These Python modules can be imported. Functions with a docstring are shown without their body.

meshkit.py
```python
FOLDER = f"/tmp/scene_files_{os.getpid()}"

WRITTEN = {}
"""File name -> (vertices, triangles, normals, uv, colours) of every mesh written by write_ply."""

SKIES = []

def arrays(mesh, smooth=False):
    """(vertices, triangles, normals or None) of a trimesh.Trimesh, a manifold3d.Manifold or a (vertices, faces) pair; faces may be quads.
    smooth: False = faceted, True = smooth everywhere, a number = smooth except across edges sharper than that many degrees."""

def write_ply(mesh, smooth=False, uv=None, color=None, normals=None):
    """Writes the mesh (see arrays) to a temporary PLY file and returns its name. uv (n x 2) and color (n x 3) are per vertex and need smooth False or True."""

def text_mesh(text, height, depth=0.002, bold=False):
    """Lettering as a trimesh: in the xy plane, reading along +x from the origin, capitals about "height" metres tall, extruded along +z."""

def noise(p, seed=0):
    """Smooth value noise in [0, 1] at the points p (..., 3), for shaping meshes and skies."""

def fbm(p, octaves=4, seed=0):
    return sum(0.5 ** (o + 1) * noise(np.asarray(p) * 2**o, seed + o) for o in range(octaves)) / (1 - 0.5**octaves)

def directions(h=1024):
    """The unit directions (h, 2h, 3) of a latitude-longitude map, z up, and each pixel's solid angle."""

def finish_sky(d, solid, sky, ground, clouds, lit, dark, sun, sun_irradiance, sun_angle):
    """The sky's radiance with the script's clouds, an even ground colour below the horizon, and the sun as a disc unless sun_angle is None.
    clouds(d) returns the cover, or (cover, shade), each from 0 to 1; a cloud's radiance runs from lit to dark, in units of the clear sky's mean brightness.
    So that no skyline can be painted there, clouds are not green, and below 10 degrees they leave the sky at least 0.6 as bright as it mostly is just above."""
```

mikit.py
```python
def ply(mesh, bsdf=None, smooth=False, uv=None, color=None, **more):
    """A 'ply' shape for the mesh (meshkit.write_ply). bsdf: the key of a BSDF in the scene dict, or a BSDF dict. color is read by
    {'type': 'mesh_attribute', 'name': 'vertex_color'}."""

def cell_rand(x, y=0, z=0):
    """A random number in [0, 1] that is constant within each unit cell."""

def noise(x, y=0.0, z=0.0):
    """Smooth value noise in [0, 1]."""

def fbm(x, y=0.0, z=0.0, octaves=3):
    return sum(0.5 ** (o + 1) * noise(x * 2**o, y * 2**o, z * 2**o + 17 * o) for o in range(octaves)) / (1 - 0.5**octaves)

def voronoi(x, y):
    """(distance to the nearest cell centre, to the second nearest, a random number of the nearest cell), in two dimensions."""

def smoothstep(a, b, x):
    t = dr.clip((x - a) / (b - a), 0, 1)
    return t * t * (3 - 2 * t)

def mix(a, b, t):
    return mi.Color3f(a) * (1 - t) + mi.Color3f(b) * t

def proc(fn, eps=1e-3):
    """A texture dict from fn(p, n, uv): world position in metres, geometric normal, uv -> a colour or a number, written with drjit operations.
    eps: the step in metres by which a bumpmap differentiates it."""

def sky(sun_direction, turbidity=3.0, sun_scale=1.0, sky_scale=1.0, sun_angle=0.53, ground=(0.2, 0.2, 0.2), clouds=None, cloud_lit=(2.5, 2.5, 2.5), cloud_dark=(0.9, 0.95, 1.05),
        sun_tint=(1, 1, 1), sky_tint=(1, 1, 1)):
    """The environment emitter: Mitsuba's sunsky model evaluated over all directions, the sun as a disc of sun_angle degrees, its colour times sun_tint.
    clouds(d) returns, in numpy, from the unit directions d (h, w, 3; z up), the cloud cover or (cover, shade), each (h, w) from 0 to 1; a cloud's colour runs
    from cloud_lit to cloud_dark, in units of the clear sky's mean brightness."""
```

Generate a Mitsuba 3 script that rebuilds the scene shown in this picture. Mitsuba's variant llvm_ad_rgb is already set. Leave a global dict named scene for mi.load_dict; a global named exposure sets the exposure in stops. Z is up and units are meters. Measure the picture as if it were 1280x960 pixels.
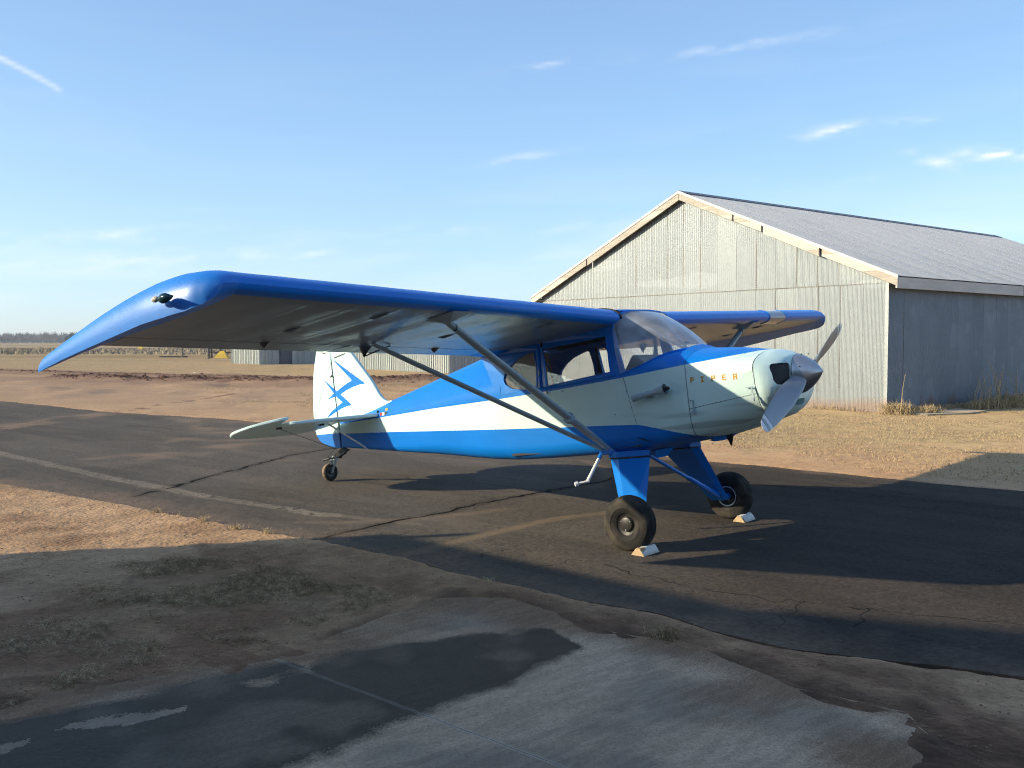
import math, random
import numpy as np, trimesh, shapely
import drjit as dr, mitsuba as mi
import mikit, meshkit
from shapely.geometry import Polygon, LineString
from mikit import noise, fbm, voronoi, smoothstep, mix, cell_rand

T = mi.ScalarTransform4f
rng = np.random.default_rng(7)
scene, labels = {}, {}
# ------------------------------------------------------------------ camera, sky, exposure
F_PX, CAM_H, PITCH = 1171.09, 1.6475, 0.0455
scene['camera'] = {'type': 'perspective', 'fov': math.degrees(2 * math.atan(640 / F_PX)), 'fov_axis': 'x', 'near_clip': 0.05, 'far_clip': 6000.0,
                   'to_world': T().look_at(origin=[0, 0, CAM_H], target=[0, math.cos(PITCH), CAM_H - math.sin(PITCH)], up=[0, 0, 1])}
SAZ, SEL = 0.2575, 0.3443
sun_dir = [-math.cos(SEL) * math.cos(SAZ), -math.cos(SEL) * math.sin(SAZ), math.sin(SEL)]


def clouds(d):
    az = np.arctan2(d[..., 0], d[..., 1])
    el = np.arcsin(np.clip(d[..., 2], -1, 1))
    q = np.stack([az * 5.0 + el * 6, el * 46.0 - az * 3, np.zeros_like(az)], -1)
    w = meshkit.fbm(q + 3 * meshkit.fbm(q * 0.5, 3, 5)[..., None], 5, 11)
    band = np.exp(-((el - 0.045) / 0.06) ** 2) * 0.75 + np.exp(-((el - 0.22) / 0.12) ** 2) * 0.16
    cover = 0.22 * np.clip((w - 0.45) * 3.2, 0, 1) * band
    cover += np.clip((meshkit.fbm(q * np.array([0.6, 0.5, 1]) + 9, 4, 3) - 0.42) * 2, 0, 1) * np.exp(-((el - 0.10) / 0.05) ** 2) * 0.35
    # separate wisps of cirrus and one contrail
    fine = meshkit.fbm(np.stack([az * 26, el * 130 - az * 20, 0 * az], -1), 5, 23)
    for a, e, sa, se, sl, k in ((.229, .292, .095, .0040, .076, .62), (.326, .208, .030, .0055, .153, .95), (.396, .211, .020, .0032, -.05, .6), (.420, .172, .020, .0055, -.3, .95), (.471, .175, .030, .0055, -.12, 1.7),
                                (.002, .190, .046, .0036, .162, .6), (-.427, .100, .11, .0075, .097, .42), (-.33, .083, .22, .0085, .064, .5), (-.004, .118, .19, .0060, .037, .35), (.362, .157, .022, .0035, .0, .5), (.038, .283, .05, .0030, .12, .3)):
        g = np.exp(-((az - a) / sa) ** 2 - ((el - e - sl * (az - a)) / se) ** 2)
        fib = meshkit.fbm(np.stack([az * 40 - el * 30, el * 260 - az * 40, 0 * az], -1), 4, 61)
        cover += .85 * k * g * np.clip((fine - 0.34) * 2.4, 0, 1) * np.clip(.25 + 1.5 * (fib - .25), 0, 1.2)
    ctr = np.exp(-((el - 0.246 + 0.444 * (az + 0.469) + 1.5 * (az + .469) ** 2) / 0.0024) ** 2) * np.clip((az + .60) / .02, 0, 1) * np.clip((-.441 - az) / .006, 0, 1) * (0.45 + 0.55 * fine)
    cover += 0.45 * ctr
    veil = 0.060 + 0.17 * np.exp(-np.clip(el, 0, 2) / 0.11) * (1 + .9 * np.clip(-az, -.5, .6))
    cover = 1 - (1 - np.clip(cover, 0, .9)) * (1 - veil)
    return np.clip(cover, 0, 0.93), 0 * cover


scene['sky'] = mikit.sky(sun_dir, turbidity=3.0, ground=(0.2, 0.16, 0.12), clouds=clouds, cloud_lit=(2.6, 2.55, 2.5), cloud_dark=(1.5, 1.5, 1.6), sun_tint=(0.78, 0.92, 1.16), sky_tint=(0.84, 1.05, 1.30), sky_scale=1.10)
exposure = 2.55

# ------------------------------------------------------------------ helpers


def obj(key, mesh, bsdf, smooth=False, label=None, category=None, group=None, kind=None, uv=None):
    n, k = key, 1
    while n in scene:
        n = f'{key}_{k:03d}'; k += 1
    scene[n] = mikit.ply(mesh, bsdf, smooth=smooth, uv=uv)
    d = {}
    if label: d['label'] = label
    if category: d['category'] = category
    if group: d['group'] = group
    if kind: d['kind'] = kind
    if d: labels[n] = d
    return n


def thing(key, label, category, group=None):
    labels[key] = {'label': label, 'category': category, **({'group': group} if group else {})}
    return key


def cat(ms):
    return trimesh.util.concatenate(list(ms))


def box(c, size, R=None):
    b = trimesh.creation.box(size)
    if R is not None: b.apply_transform(R)
    b.apply_translation(c)
    return b


def hull(pts):
    return trimesh.Trimesh(np.asarray(pts, float)).convex_hull if False else trimesh.convex.convex_hull(np.asarray(pts, float))


def tube(pts, r, sides=10, caps=True):
    p = np.asarray(pts, float)
    r = np.broadcast_to(np.asarray(r, float), (len(p),))
    t = np.gradient(p, axis=0); t /= np.linalg.norm(t, axis=1, keepdims=True) + 1e-12
    a = np.zeros_like(p)
    prev = np.cross(t[0], [0, 0, 1.0] if abs(t[0][2]) < .9 else [1.0, 0, 0])
    for i in range(len(p)):                     # a frame carried along the line without twisting
        q = prev - t[i] * (prev @ t[i])
        if np.linalg.norm(q) < 1e-9: q = np.cross(t[i], [.3, .5, .8])
        a[i] = prev = q / np.linalg.norm(q)
    b = np.cross(t, a)
    an = np.arange(sides) * 2 * np.pi / sides
    v = p[:, None] + r[:, None, None] * (np.cos(an)[None, :, None] * a[:, None] + np.sin(an)[None, :, None] * b[:, None])
    n = len(p); f = []
    for i in range(n - 1):
        for j in range(sides):
            k = (j + 1) % sides
            f += [[i * sides + j, i * sides + k, (i + 1) * sides + k], [i * sides + j, (i + 1) * sides + k, (i + 1) * sides + j]]
    v = v.reshape(-1, 3)
    if caps:
        for e, i in ((0, 0), (1, n - 1)):
            c = len(v); v = np.vstack([v, p[i]])
            for j in range(sides):
                k = (j + 1) % sides
                f.append([c, i * sides + k, i * sides + j] if e == 0 else [c, i * sides + j, i * sides + k])
    m = trimesh.Trimesh(v, f, process=False); m.fix_normals()
    return m


def grid_mesh(P):
    """P (n, m, 3) -> triangles."""
    n, m = P.shape[:2]
    i, j = np.meshgrid(np.arange(n - 1), np.arange(m - 1), indexing='ij')
    a = (i * m + j).ravel(); b = a + 1; c = a + m; d = c + 1
    f = np.vstack([np.stack([a, b, d], 1), np.stack([a, d, c], 1)])
    return trimesh.Trimesh(P.reshape(-1, 3), f, process=False)


def flip(m):
    return trimesh.Trimesh(m.vertices, m.faces[:, ::-1], process=False)


def seg_dist(x, y, pts):
    """drjit: distance from (x, y) to a polyline."""
    best = mi.Float(1e9)
    for (x0, y0), (x1, y1) in zip(pts[:-1], pts[1:]):
        dx, dy = x1 - x0, y1 - y0
        L = dx * dx + dy * dy
        t = dr.clip(((x - x0) * dx + (y - y0) * dy) / L, 0, 1)
        best = dr.minimum(best, dr.square(x - x0 - t * dx) + dr.square(y - y0 - t * dy))
    return dr.sqrt(best)


def in_poly(x, y, pts):
    """drjit: even-odd test, as 0/1."""
    inside = mi.Bool(False)
    n = len(pts)
    for i in range(n):
        (x0, y0), (x1, y1) = pts[i], pts[(i + 1) % n]
        if y0 == y1: y1 += 1e-5
        c = ((y0 > y) != (y1 > y)) & (x < (x1 - x0) * (y - y0) / (y1 - y0) + x0)
        inside = inside ^ c
    return dr.select(inside, mi.Float(1), mi.Float(0))


def interp1(x, xs, ys):
    """drjit: piecewise linear, xs ascending."""
    v = mi.Float(ys[0])
    for x0, x1, y0, y1 in zip(xs[:-1], xs[1:], ys[:-1], ys[1:]):
        v = dr.select(x >= x0, y0 + (y1 - y0) * dr.clip((x - x0) / (x1 - x0), 0, 1), v)
    return v


def mat(key, color, rough=0.6, metallic=0.0, bump=None, bump_scale=1.0, spec=0.5, clear=0.0, two=True, **more):
    c = color if isinstance(color, dict) else {'type': 'rgb', 'value': list(color)}
    b = {'type': 'principled', 'base_color': c, 'roughness': rough if isinstance(rough, dict) else float(rough), 'metallic': metallic if isinstance(metallic, dict) else float(metallic), 'specular': float(spec), **more}
    if clear: b['clearcoat'] = float(clear); b['clearcoat_gloss'] = 0.95
    if bump is not None: b = {'type': 'bumpmap', 'arbitrary': bump, 'scale': float(bump_scale), 'bsdf': b}
    scene[key] = {'type': 'twosided', 'bsdf': b} if two else b
    return key


# ------------------------------------------------------------------ zones on the ground (world metres)
ASP_FAR = [(-14.22, 25.97), (-9.71, 22.03), (-5.76, 19.61), (-3.67, 17.84), (2.08, 13.48), (2.64, 12.84), (3.55, 12.17), (4.0, 11.65), (4.66, 11.03), (5.63, 10.24)]
ASP_NEAR = [(-5.96, 10.83), (-4.26, 9.62), (-3.38, 8.94), (-2.32, 8.16), (-1.7, 7.72), (-0.86, 7.08), (-0.43, 6.63), (-0.0, 6.26), (0.5, 5.87), (0.85, 5.64), (1.08, 5.33), (1.5, 4.95), (1.88, 4.82), (2.23, 4.68), (2.51, 4.52)]
CONC = [(-2.29, 4.11), (-2.13, 4.34), (-1.92, 4.42), (-1.71, 4.63), (-1.41, 4.63), (-1.22, 4.77), (-1.06, 5.11), (-0.88, 5.33), (-0.68, 5.63), (-0.42, 6.0), (-0.0, 5.94), (0.29, 5.59), (0.54, 5.24), (0.91, 5.02), (1.24, 4.62), (1.36, 4.36), (1.6, 4.18), (1.73, 4.07), (1.73, 3.8), (1.65, 3.51)]
WET = [(-2.6, 3.8), (-2.21, 3.98), (-2.02, 4.08), (-1.79, 4.2), (-1.62, 4.38), (-1.44, 4.6), (-1.19, 4.74), (-0.99, 4.63), (-1.21, 4.5), (-1.26, 4.42), (-1.19, 4.41), (-1.02, 4.68), (-0.87, 4.91), (-0.61, 5.04), (-0.34, 5.15), (-0.18, 5.2), (-0.0, 5.23), (0.14, 5.31), (0.29, 5.22), (0.38, 4.97), (0.25, 4.77), (0.02, 4.49), (-0.0, 4.4), (-0.19, 4.27), (-0.32, 4.13), (-0.55, 3.93), (-0.66, 3.78), (-0.72, 3.66), (-0.85, 3.54), (-1.4, 3.0), (-2.6, 3.0)]
DRY1 = [(-1.92, 3.88), (-1.81, 4.0), (-1.59, 4.07), (-1.48, 4.14), (-1.47, 4.08), (-1.59, 3.97), (-1.8, 3.89)]
DRY2 = [(-2.08, 3.72), (-1.99, 3.79), (-1.98, 3.73), (-2.02, 3.63)]
JOINT = [(-1.22, 4.77), (0.9, 2.94)]
LINE = [(-11.0, 16.9), (-7.58, 13.81), (-4.97, 11.33), (-2.91, 9.65), (-1.67, 8.8)]
LINE2 = [(-1.67, 8.8), (-0.87, 8.4)]
ARC = [(-0.92, 7.08), (-0.52, 7.56), (-0.0, 8.18), (0.44, 8.66), (0.89, 8.98), (1.6, 9.3)]
CRACKS = [[(-1.61, 7.76), (-1.34, 8.15), (-1.04, 8.59), (-0.62, 8.99), (-0.33, 9.49), (0.17, 10.03), (0.93, 10.82), (1.61, 11.75)],
          [(-4.0, 9.9), (-3.85, 10.5), (-3.7, 11.32), (-3.47, 12.26), (-3.23, 13.46), (-2.73, 14.47)]]
FINE_CRACKS = [[(0.71, 6.84), (1.08, 6.29), (1.37, 6.13), (1.64, 5.93), (1.81, 5.82), (2.98, 5.4)], [(1.83, 5.86), (1.69, 5.58), (1.55, 5.33)], [(2.18, 5.71), (1.97, 5.31)], [(-0.37, 7.08), (-0.0, 7.41)], [(5.06, 9.2), (3.95, 9.99), (2.78, 10.8)], [(.1, 6.75), (.5, 7.0), (.9, 6.95)]]
TRACKS = [[(-9.84, 16.95), (-9.63, 19.39), (-9.39, 21.3), (-9.01, 23.92), (-8.3, 29.28)], [(-7.2, 20.3), (-5.5, 17.5), (-4.4, 15.9), (-4.6, 14.2), (-5.6, 12.9)]]
MAT1 = [(-2.64, 6.11), (-2.74, 6.89), (-2.4, 6.96), (-1.76, 6.57), (-1.18, 6.2), (-1.0, 5.91), (-1.16, 5.56), (-1.39, 5.18), (-1.62, 5.33), (-2.04, 5.74)]
MAT2 = [(-3.4, 4.9), (-2.84, 5.12), (-2.68, 5.34), (-2.38, 5.19), (-2.09, 4.91), (-2.03, 4.67), (-2.27, 4.5), (-2.39, 4.3), (-3.0, 3.9)]
WIND1 = [(-60, 68.6), (-28.34, 51.84), (-21.62, 47.75), (-14.73, 44.21), (-8.69, 41.15), (-2.58, 37.71)]
WIND2 = [(-20.35, 42.53), (-14.94, 39.73), (-7.85, 37.18), (-5.5, 37.82), (-2.5, 38.4), (0.5, 38.2)]


def densify(pts, step, amp, seed, freq=2.0):
    L = LineString(pts); n = max(2, int(L.length / step))
    q = np.array([L.interpolate(t, normalized=True).coords[0] for t in np.linspace(0, 1, n)])
    h = np.stack([q[:, 0] * freq, q[:, 1] * freq, 0 * q[:, 0]], -1)
    return q + amp * np.stack([meshkit.fbm(h, 4, seed) - .5, meshkit.fbm(h, 4, seed + 40) - .5], -1) * 2


far_line = densify([(-74, 84)] + ASP_FAR + [(11, 6.0), (40, -16)], .12, .10, 1)
near_line = densify([(-46, 44)] + ASP_NEAR + [(4, 3.6), (22, -14)], .06, .05, 2)
asphalt_poly = Polygon(np.vstack([far_line, near_line[::-1]])).buffer(0)
if asphalt_poly.geom_type != 'Polygon': asphalt_poly = max(asphalt_poly.geoms, key=lambda g: g.area)
conc_line = densify([(-3.6, 3.2), (-2.9, 3.6)] + CONC + [(1.9, 2.6)], .04, .045, 3, 4.0)
conc_poly = Polygon(np.vstack([conc_line, [(1.9, -3.5), (-3.6, -3.5)]])).buffer(0)
if conc_poly.geom_type != 'Polygon': conc_poly = max(conc_poly.geoms, key=lambda g: g.area)

# ------------------------------------------------------------------ ground materials


def far_edge_dist(x, y):
    """Signed distance beyond the taxiway's far edge (a straight fit)."""
    return (x - 2.08) * 0.605 + (y - 13.48) * 0.796


def ground_color(p, n, uv):
    x, y = p.x, p.y
    big = fbm(x * .35, y * .35, 1.0, 3); mid = fbm(x * 1.7, y * 1.7, 5.0, 4); fine = fbm(x * 14, y * 14, 3.0, 3)
    grit = noise(x * 55, y * 55, 2.0)
    dirt = mix((0.330, 0.195, 0.108), (0.470, 0.305, 0.178), mid)
    dirt = dirt * (0.62 + 0.34 * fine + 0.22 * grit + .22 * noise(x * 130, y * 130, 4.0))
    straw = mix((0.40, 0.285, 0.145), (0.30, 0.205, 0.115), fbm(x * .9, y * .9, 2.0, 3))
    straw = straw * (0.62 + 0.5 * fbm(x * 5, y * 5, 9.0, 3) + 0.22 * grit)
    fd = far_edge_dist(x, y)
    # lawn beyond the far edge on the right; sandy on the left
    lawn = smoothstep(0.3, 3.0, fd + (mid - .5) * 5.0) * (0.25 + 0.75 * smoothstep(-5.0, 1.5, x + (big - .5) * 7))
    sandy = smoothstep(0.0, 2.0, fd) * smoothstep(-3.0, -7.0, x + (big - .5) * 5) * (1 - smoothstep(44, 49, y + .55 * x + 14))
    far = smoothstep(-4, 7, (y + 0.56 * x) - 36.5 + (mid - .5) * 6)
    g = dr.maximum(lawn * (1 - .8 * sandy), far)
    patch = smoothstep(.45, .62, fbm(x * .55 + 3, y * 1.1, 7.0, 4))
    g = g * (1 - 0.45 * patch * (1 - smoothstep(60, 140, y)))
    sand = mix((0.34, 0.205, 0.125), (0.44, 0.29, 0.18), fbm(x * .5 + y * .9, y * 2.4 - x * .6, 3.0, 4)) * (0.78 + .3 * fine)
    c = mix(mix(dirt, sand, sandy), straw, dr.clip(g, 0, 1))
    # wide bands across the far field
    band = fbm(x * .01, y * .06, 4.0, 3)
    c = mix(c, c * mi.Color3f(0.72, 0.66, 0.60), smoothstep(60, 90, y) * smoothstep(.45, .6, band) * .8)
    # churned soil of the windrows and wheel ruts
    w = dr.minimum(seg_dist(x, y, WIND1) * 1.3, seg_dist(x, y, WIND2))
    churn = 1 - smoothstep(0.25, 1.25, w + (fbm(x * 1.2, y * 1.2, 6.0, 3) - .5) * 1.6)
    c = mix(c, mi.Color3f(0.125, 0.066, 0.045) * (.7 + .6 * fine), churn * .9)
    soft = 1 - smoothstep(0.5, 6.0, w + (big - .5) * 6)
    c = mix(c, mi.Color3f(0.20, 0.118, 0.082) * (.8 + .4 * fine), soft * .62)
    t = seg_dist(x + (mid - .5) * .5, y, TRACKS[0])
    c = mix(c, mi.Color3f(0.14, 0.08, 0.055), (1 - smoothstep(.05, .32, t)) * smoothstep(.4, .6, noise(x * 3, y * 3, 1.0)) * .8)
    # near strip: mats of dead grey grass, darker patches of soil along the apron
    near = 1 - smoothstep(7.0, 8.2, y + .8 * x + 1.5)
    dark_patch = near * smoothstep(.45, .7, fbm(x * 2.2 + 4, y * 2.2, 8.0, 4))
    c = mix(c, c * mi.Color3f(.55, .5, .5), dark_patch * .7)
    m = dr.maximum(in_poly(x + (mid - .5) * .5, y + (fine - .5) * .25, MAT1), in_poly(x + (mid - .5) * .5, y + (fine - .5) * .25, MAT2))
    c = mix(c, mi.Color3f(0.215, 0.135, 0.080) * (.5 + .9 * fine), m * .5)
    ap = seg_dist(x, y, CONC)
    soil = mi.Color3f(0.235, 0.128, 0.072) * (.50 + .55 * fine + .5 * noise(x * 130, y * 130, 4.0))
    c = mix(c, soil, near * (1 - smoothstep(.25, 2.6, ap + (mid - .5) * 2.2)) * (.45 + .5 * smoothstep(.35, .65, fbm(x * 4, y * 4, 17.0, 3))))
    e = smoothstep(.32, .60, fbm(x * 3 + 7, y * 3, 2.0, 4)) * smoothstep(-0.9, 0.4, x) * near
    c = mix(c, mi.Color3f(0.135, 0.074, 0.045) * (.45 + 1.0 * fine), e * .85)
    edge_dark = (1 - smoothstep(.0, .22, ap + (mid - .5) * .5)) * near * smoothstep(.38, .60, fbm(x * 2.3, y * 2.3, 14.0, 3))
    c = mix(c, mi.Color3f(0.07, 0.042, 0.030), edge_dark * .55)
    return c


def ground_bump(p, n, uv):
    x, y = p.x, p.y
    return 0.012 * fbm(x * 6, y * 6, 1.0, 3) + 0.006 * noise(x * 45, y * 45, 1.0)


def asphalt_color(p, n, uv):
    x, y = p.x, p.y
    big = fbm(x * .45, y * .45, 1.0, 4); mid = fbm(x * 2.1, y * 2.1, 2.0, 3); fine = noise(x * 42, y * 42, 3.0); fine2 = noise(x * 110, y * 110, 5.0)
    # along the strip (direction -39 degrees)
    u = x * .777 - y * .629; v = x * .629 + y * .777
    streak = fbm(u * .5, v * 5.0, 3.0, 4)
    c = mix((0.074, 0.064, 0.055), (0.122, 0.104, 0.086), big * .6 + streak * .5)
    c = c * (0.72 + 0.32 * fine + 0.24 * fine2)
    stone = smoothstep(.80, .90, noise(x * 75, y * 75, 11.0))
    c = mix(c, mi.Color3f(0.20, 0.175, 0.15), stone * .35)
    patch_ = smoothstep(.52, .56, fbm(u * .35 + 3, v * .9, 21.0, 2))
    c = c * (1 - .13 * patch_)
    dust = smoothstep(.50, .78, streak * .55 + mid * .5)
    c = mix(c, mi.Color3f(0.175, 0.130, 0.095), dust * .22)
    wx, wy = x + (mid - .5) * .12, y + (fbm(x * 2.1 + 9, y * 2.1, 2.0, 3) - .5) * .12
    d = seg_dist(wx, wy, LINE)
    c = mix(c, mi.Color3f(0.225, 0.185, 0.145) * (.75 + .4 * fine), (1 - smoothstep(.06, .12, d)) * (.38 + .5 * mid) * smoothstep(.15, .4, noise(x * 30, y * 30, 2.0)))
    d = seg_dist(wx, wy, LINE2)
    c = mix(c, mi.Color3f(0.18, 0.145, 0.11), (1 - smoothstep(.04, .09, d)) * .45)
    d = seg_dist(wx, wy, ARC)
    c = mix(c, mi.Color3f(0.215, 0.155, 0.10), (1 - smoothstep(.02, .11, d)) * (.35 + .4 * mid))
    for k, tr in enumerate(TRACKS):
        d = seg_dist(wx, wy, tr)
        c = mix(c, mi.Color3f(0.26, 0.175, 0.12), (1 - smoothstep(.1, .7, d + (mid - .5) * .5)) * (.5 if k else .65) * smoothstep(.35, .65, noise(x * 2.2, y * 2.2, 4.0) * .5 + mid * .5))
    for x0, y0, r, w_ in ((-3.0, 15.5, 2.6, .10), (-6.4, 14.2, 1.9, .13), (-2.2, 11.8, 3.4, .08)):
        rr = dr.sqrt(dr.square(wx - x0) + dr.square(wy - y0))
        c = mix(c, mi.Color3f(0.20, 0.14, 0.10), (1 - smoothstep(0, w_ * 2, dr.abs(rr - r))) * smoothstep(.48, .62, fbm(x * .8, y * .8, 12.0, 2)) * .5)
    bx, by = x + (noise(x * 9, y * 9, 1.0) - .5) * .10, y + (noise(x * 9, y * 9, 8.0) - .5) * .10
    for cr in CRACKS:
        d = seg_dist(bx, by, cr)
        c = mix(c, mi.Color3f(0.012, 0.011, 0.010), (1 - smoothstep(.010, .030, d)) * smoothstep(.2, .4, noise(x * 3, y * 3, 6.0) + .15))
        c = mix(c, c * 0.75, 1 - smoothstep(.03, .14, d))
    for cr in FINE_CRACKS:
        d = seg_dist(bx, by, cr)
        c = mix(c, mi.Color3f(0.012, 0.011, 0.010), (1 - smoothstep(.002, .010, d)) * .7 * smoothstep(.25, .5, noise(x * 5, y * 5, 9.0) + .1))
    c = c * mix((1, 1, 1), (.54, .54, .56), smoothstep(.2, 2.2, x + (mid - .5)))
    # soil washed over the edges
    e = dr.minimum(dr.abs(far_edge_dist(x, y)), seg_dist(x, y, ASP_NEAR))
    c = mix(c, mi.Color3f(0.23, 0.155, 0.11) * (.7 + .4 * fine), (1 - smoothstep(0, .8, e + (mid - .3) * 1.1)) * .55)
    return c


def concrete_color(p, n, uv):
    x, y = p.x, p.y
    mid = fbm(x * 2.2, y * 2.2, 2.0, 4); fine = noise(x * 95, y * 95, 1.0); fine2 = noise(x * 230, y * 230, 4.0)
    streak = fbm(x * 1.3 + y * 1.0, y * 4.2 - x * 3.6, 3.0, 4)
    c = mix((0.415, 0.290, 0.190), (0.570, 0.415, 0.285), mid * .6 + streak * .4)
    c = c * (0.74 + 0.26 * fine + 0.26 * fine2)
    pit = smoothstep(.84, .92, noise(x * 120, y * 120, 6.0))
    c = mix(c, c * .6, pit * .6)
    stain = smoothstep(.50, .66, fbm(x * 1.1 + 4, y * 1.4, 9.0, 4))
    c = mix(c, mi.Color3f(0.175, 0.145, 0.12), stain * .5)
    d = seg_dist(x, y, CONC)
    c = mix(c, mi.Color3f(0.30, 0.175, 0.10) * (.6 + .5 * fine2), (1 - smoothstep(0.0, .62, d + (mid - .45) * 1.1 + (fine2 - .5) * .25)) * .85)
    c = c * (.90 + .16 * smoothstep(.35, .65, fbm(x * 5 + y * 4, y * 22 - x * 19, 5.0, 3)))
    wx, wy = x + (fbm(x * 7, y * 7, 1.0, 4) - .5) * .12 + (noise(x * 150, y * 150, 3.0) - .5) * .035, y + (fbm(x * 7, y * 7, 6.0, 4) - .5) * .12 + (noise(x * 150, y * 150, 8.0) - .5) * .035
    wet = (in_poly(wx, wy, WET) + in_poly(wx + .022, wy - .018, WET) + in_poly(wx - .02, wy + .024, WET)) / 3 * (1 - .85 * in_poly(wx, wy, DRY1)) * (1 - .85 * in_poly(wx, wy, DRY2))
    wet = wet * (.80 + .25 * smoothstep(.3, .6, fbm(x * 2.7, y * 2.7, 31.0, 3)))
    c = mix(c, mi.Color3f(0.056, 0.043, 0.030) * (.75 + .3 * fine + .35 * mid), dr.minimum(wet, 1) * .93)
    j = seg_dist(x + (noise(x * 20, y * 20, 2.0) - .5) * .012, y, JOINT)
    c = mix(c, mix((0.50, 0.42, 0.33), (0.26, 0.22, 0.17), wet), (1 - smoothstep(.006, .016, j)) * .55)
    c = mix(c, mi.Color3f(.06, .055, .05), (1 - smoothstep(.001, .004, j)) * .6)
    return c


def concrete_rough(p, n, uv):
    x, y = p.x, p.y
    wx, wy = x + (fbm(x * 7, y * 7, 1.0, 3) - .5) * .12, y + (fbm(x * 7, y * 7, 6.0, 3) - .5) * .12
    return 0.85 - 0.27 * in_poly(wx, wy, WET)


mat('ground_mat', mikit.proc(ground_color), .95, spec=.15, bump=mikit.proc(ground_bump, 4e-3))
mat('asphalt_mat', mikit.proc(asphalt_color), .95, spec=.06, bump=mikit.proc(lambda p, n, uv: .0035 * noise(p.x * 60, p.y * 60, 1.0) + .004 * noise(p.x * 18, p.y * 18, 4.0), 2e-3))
mat('concrete_mat', mikit.proc(concrete_color), mikit.proc(concrete_rough), spec=.10, bump=mikit.proc(lambda p, n, uv: .0018 * noise(p.x * 90, p.y * 90, 1.0) + .0012 * noise(p.x * 14, p.y * 14, 4.0), 2e-3))


# ------------------------------------------------------------------ the setting


def graded(lo, a, b, hi, step, k):
    def out(start, end, s):
        v = [start]
        while abs(v[-1] - start) < abs(end - start):
            v.append(v[-1] + s * step * (1 + abs(v[-1] - start) * k))
        return v[1:]
    return np.array(sorted(out(a, lo, -1) + list(np.arange(a, b + 1e-6, step)) + out(b, hi, 1)))


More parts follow.
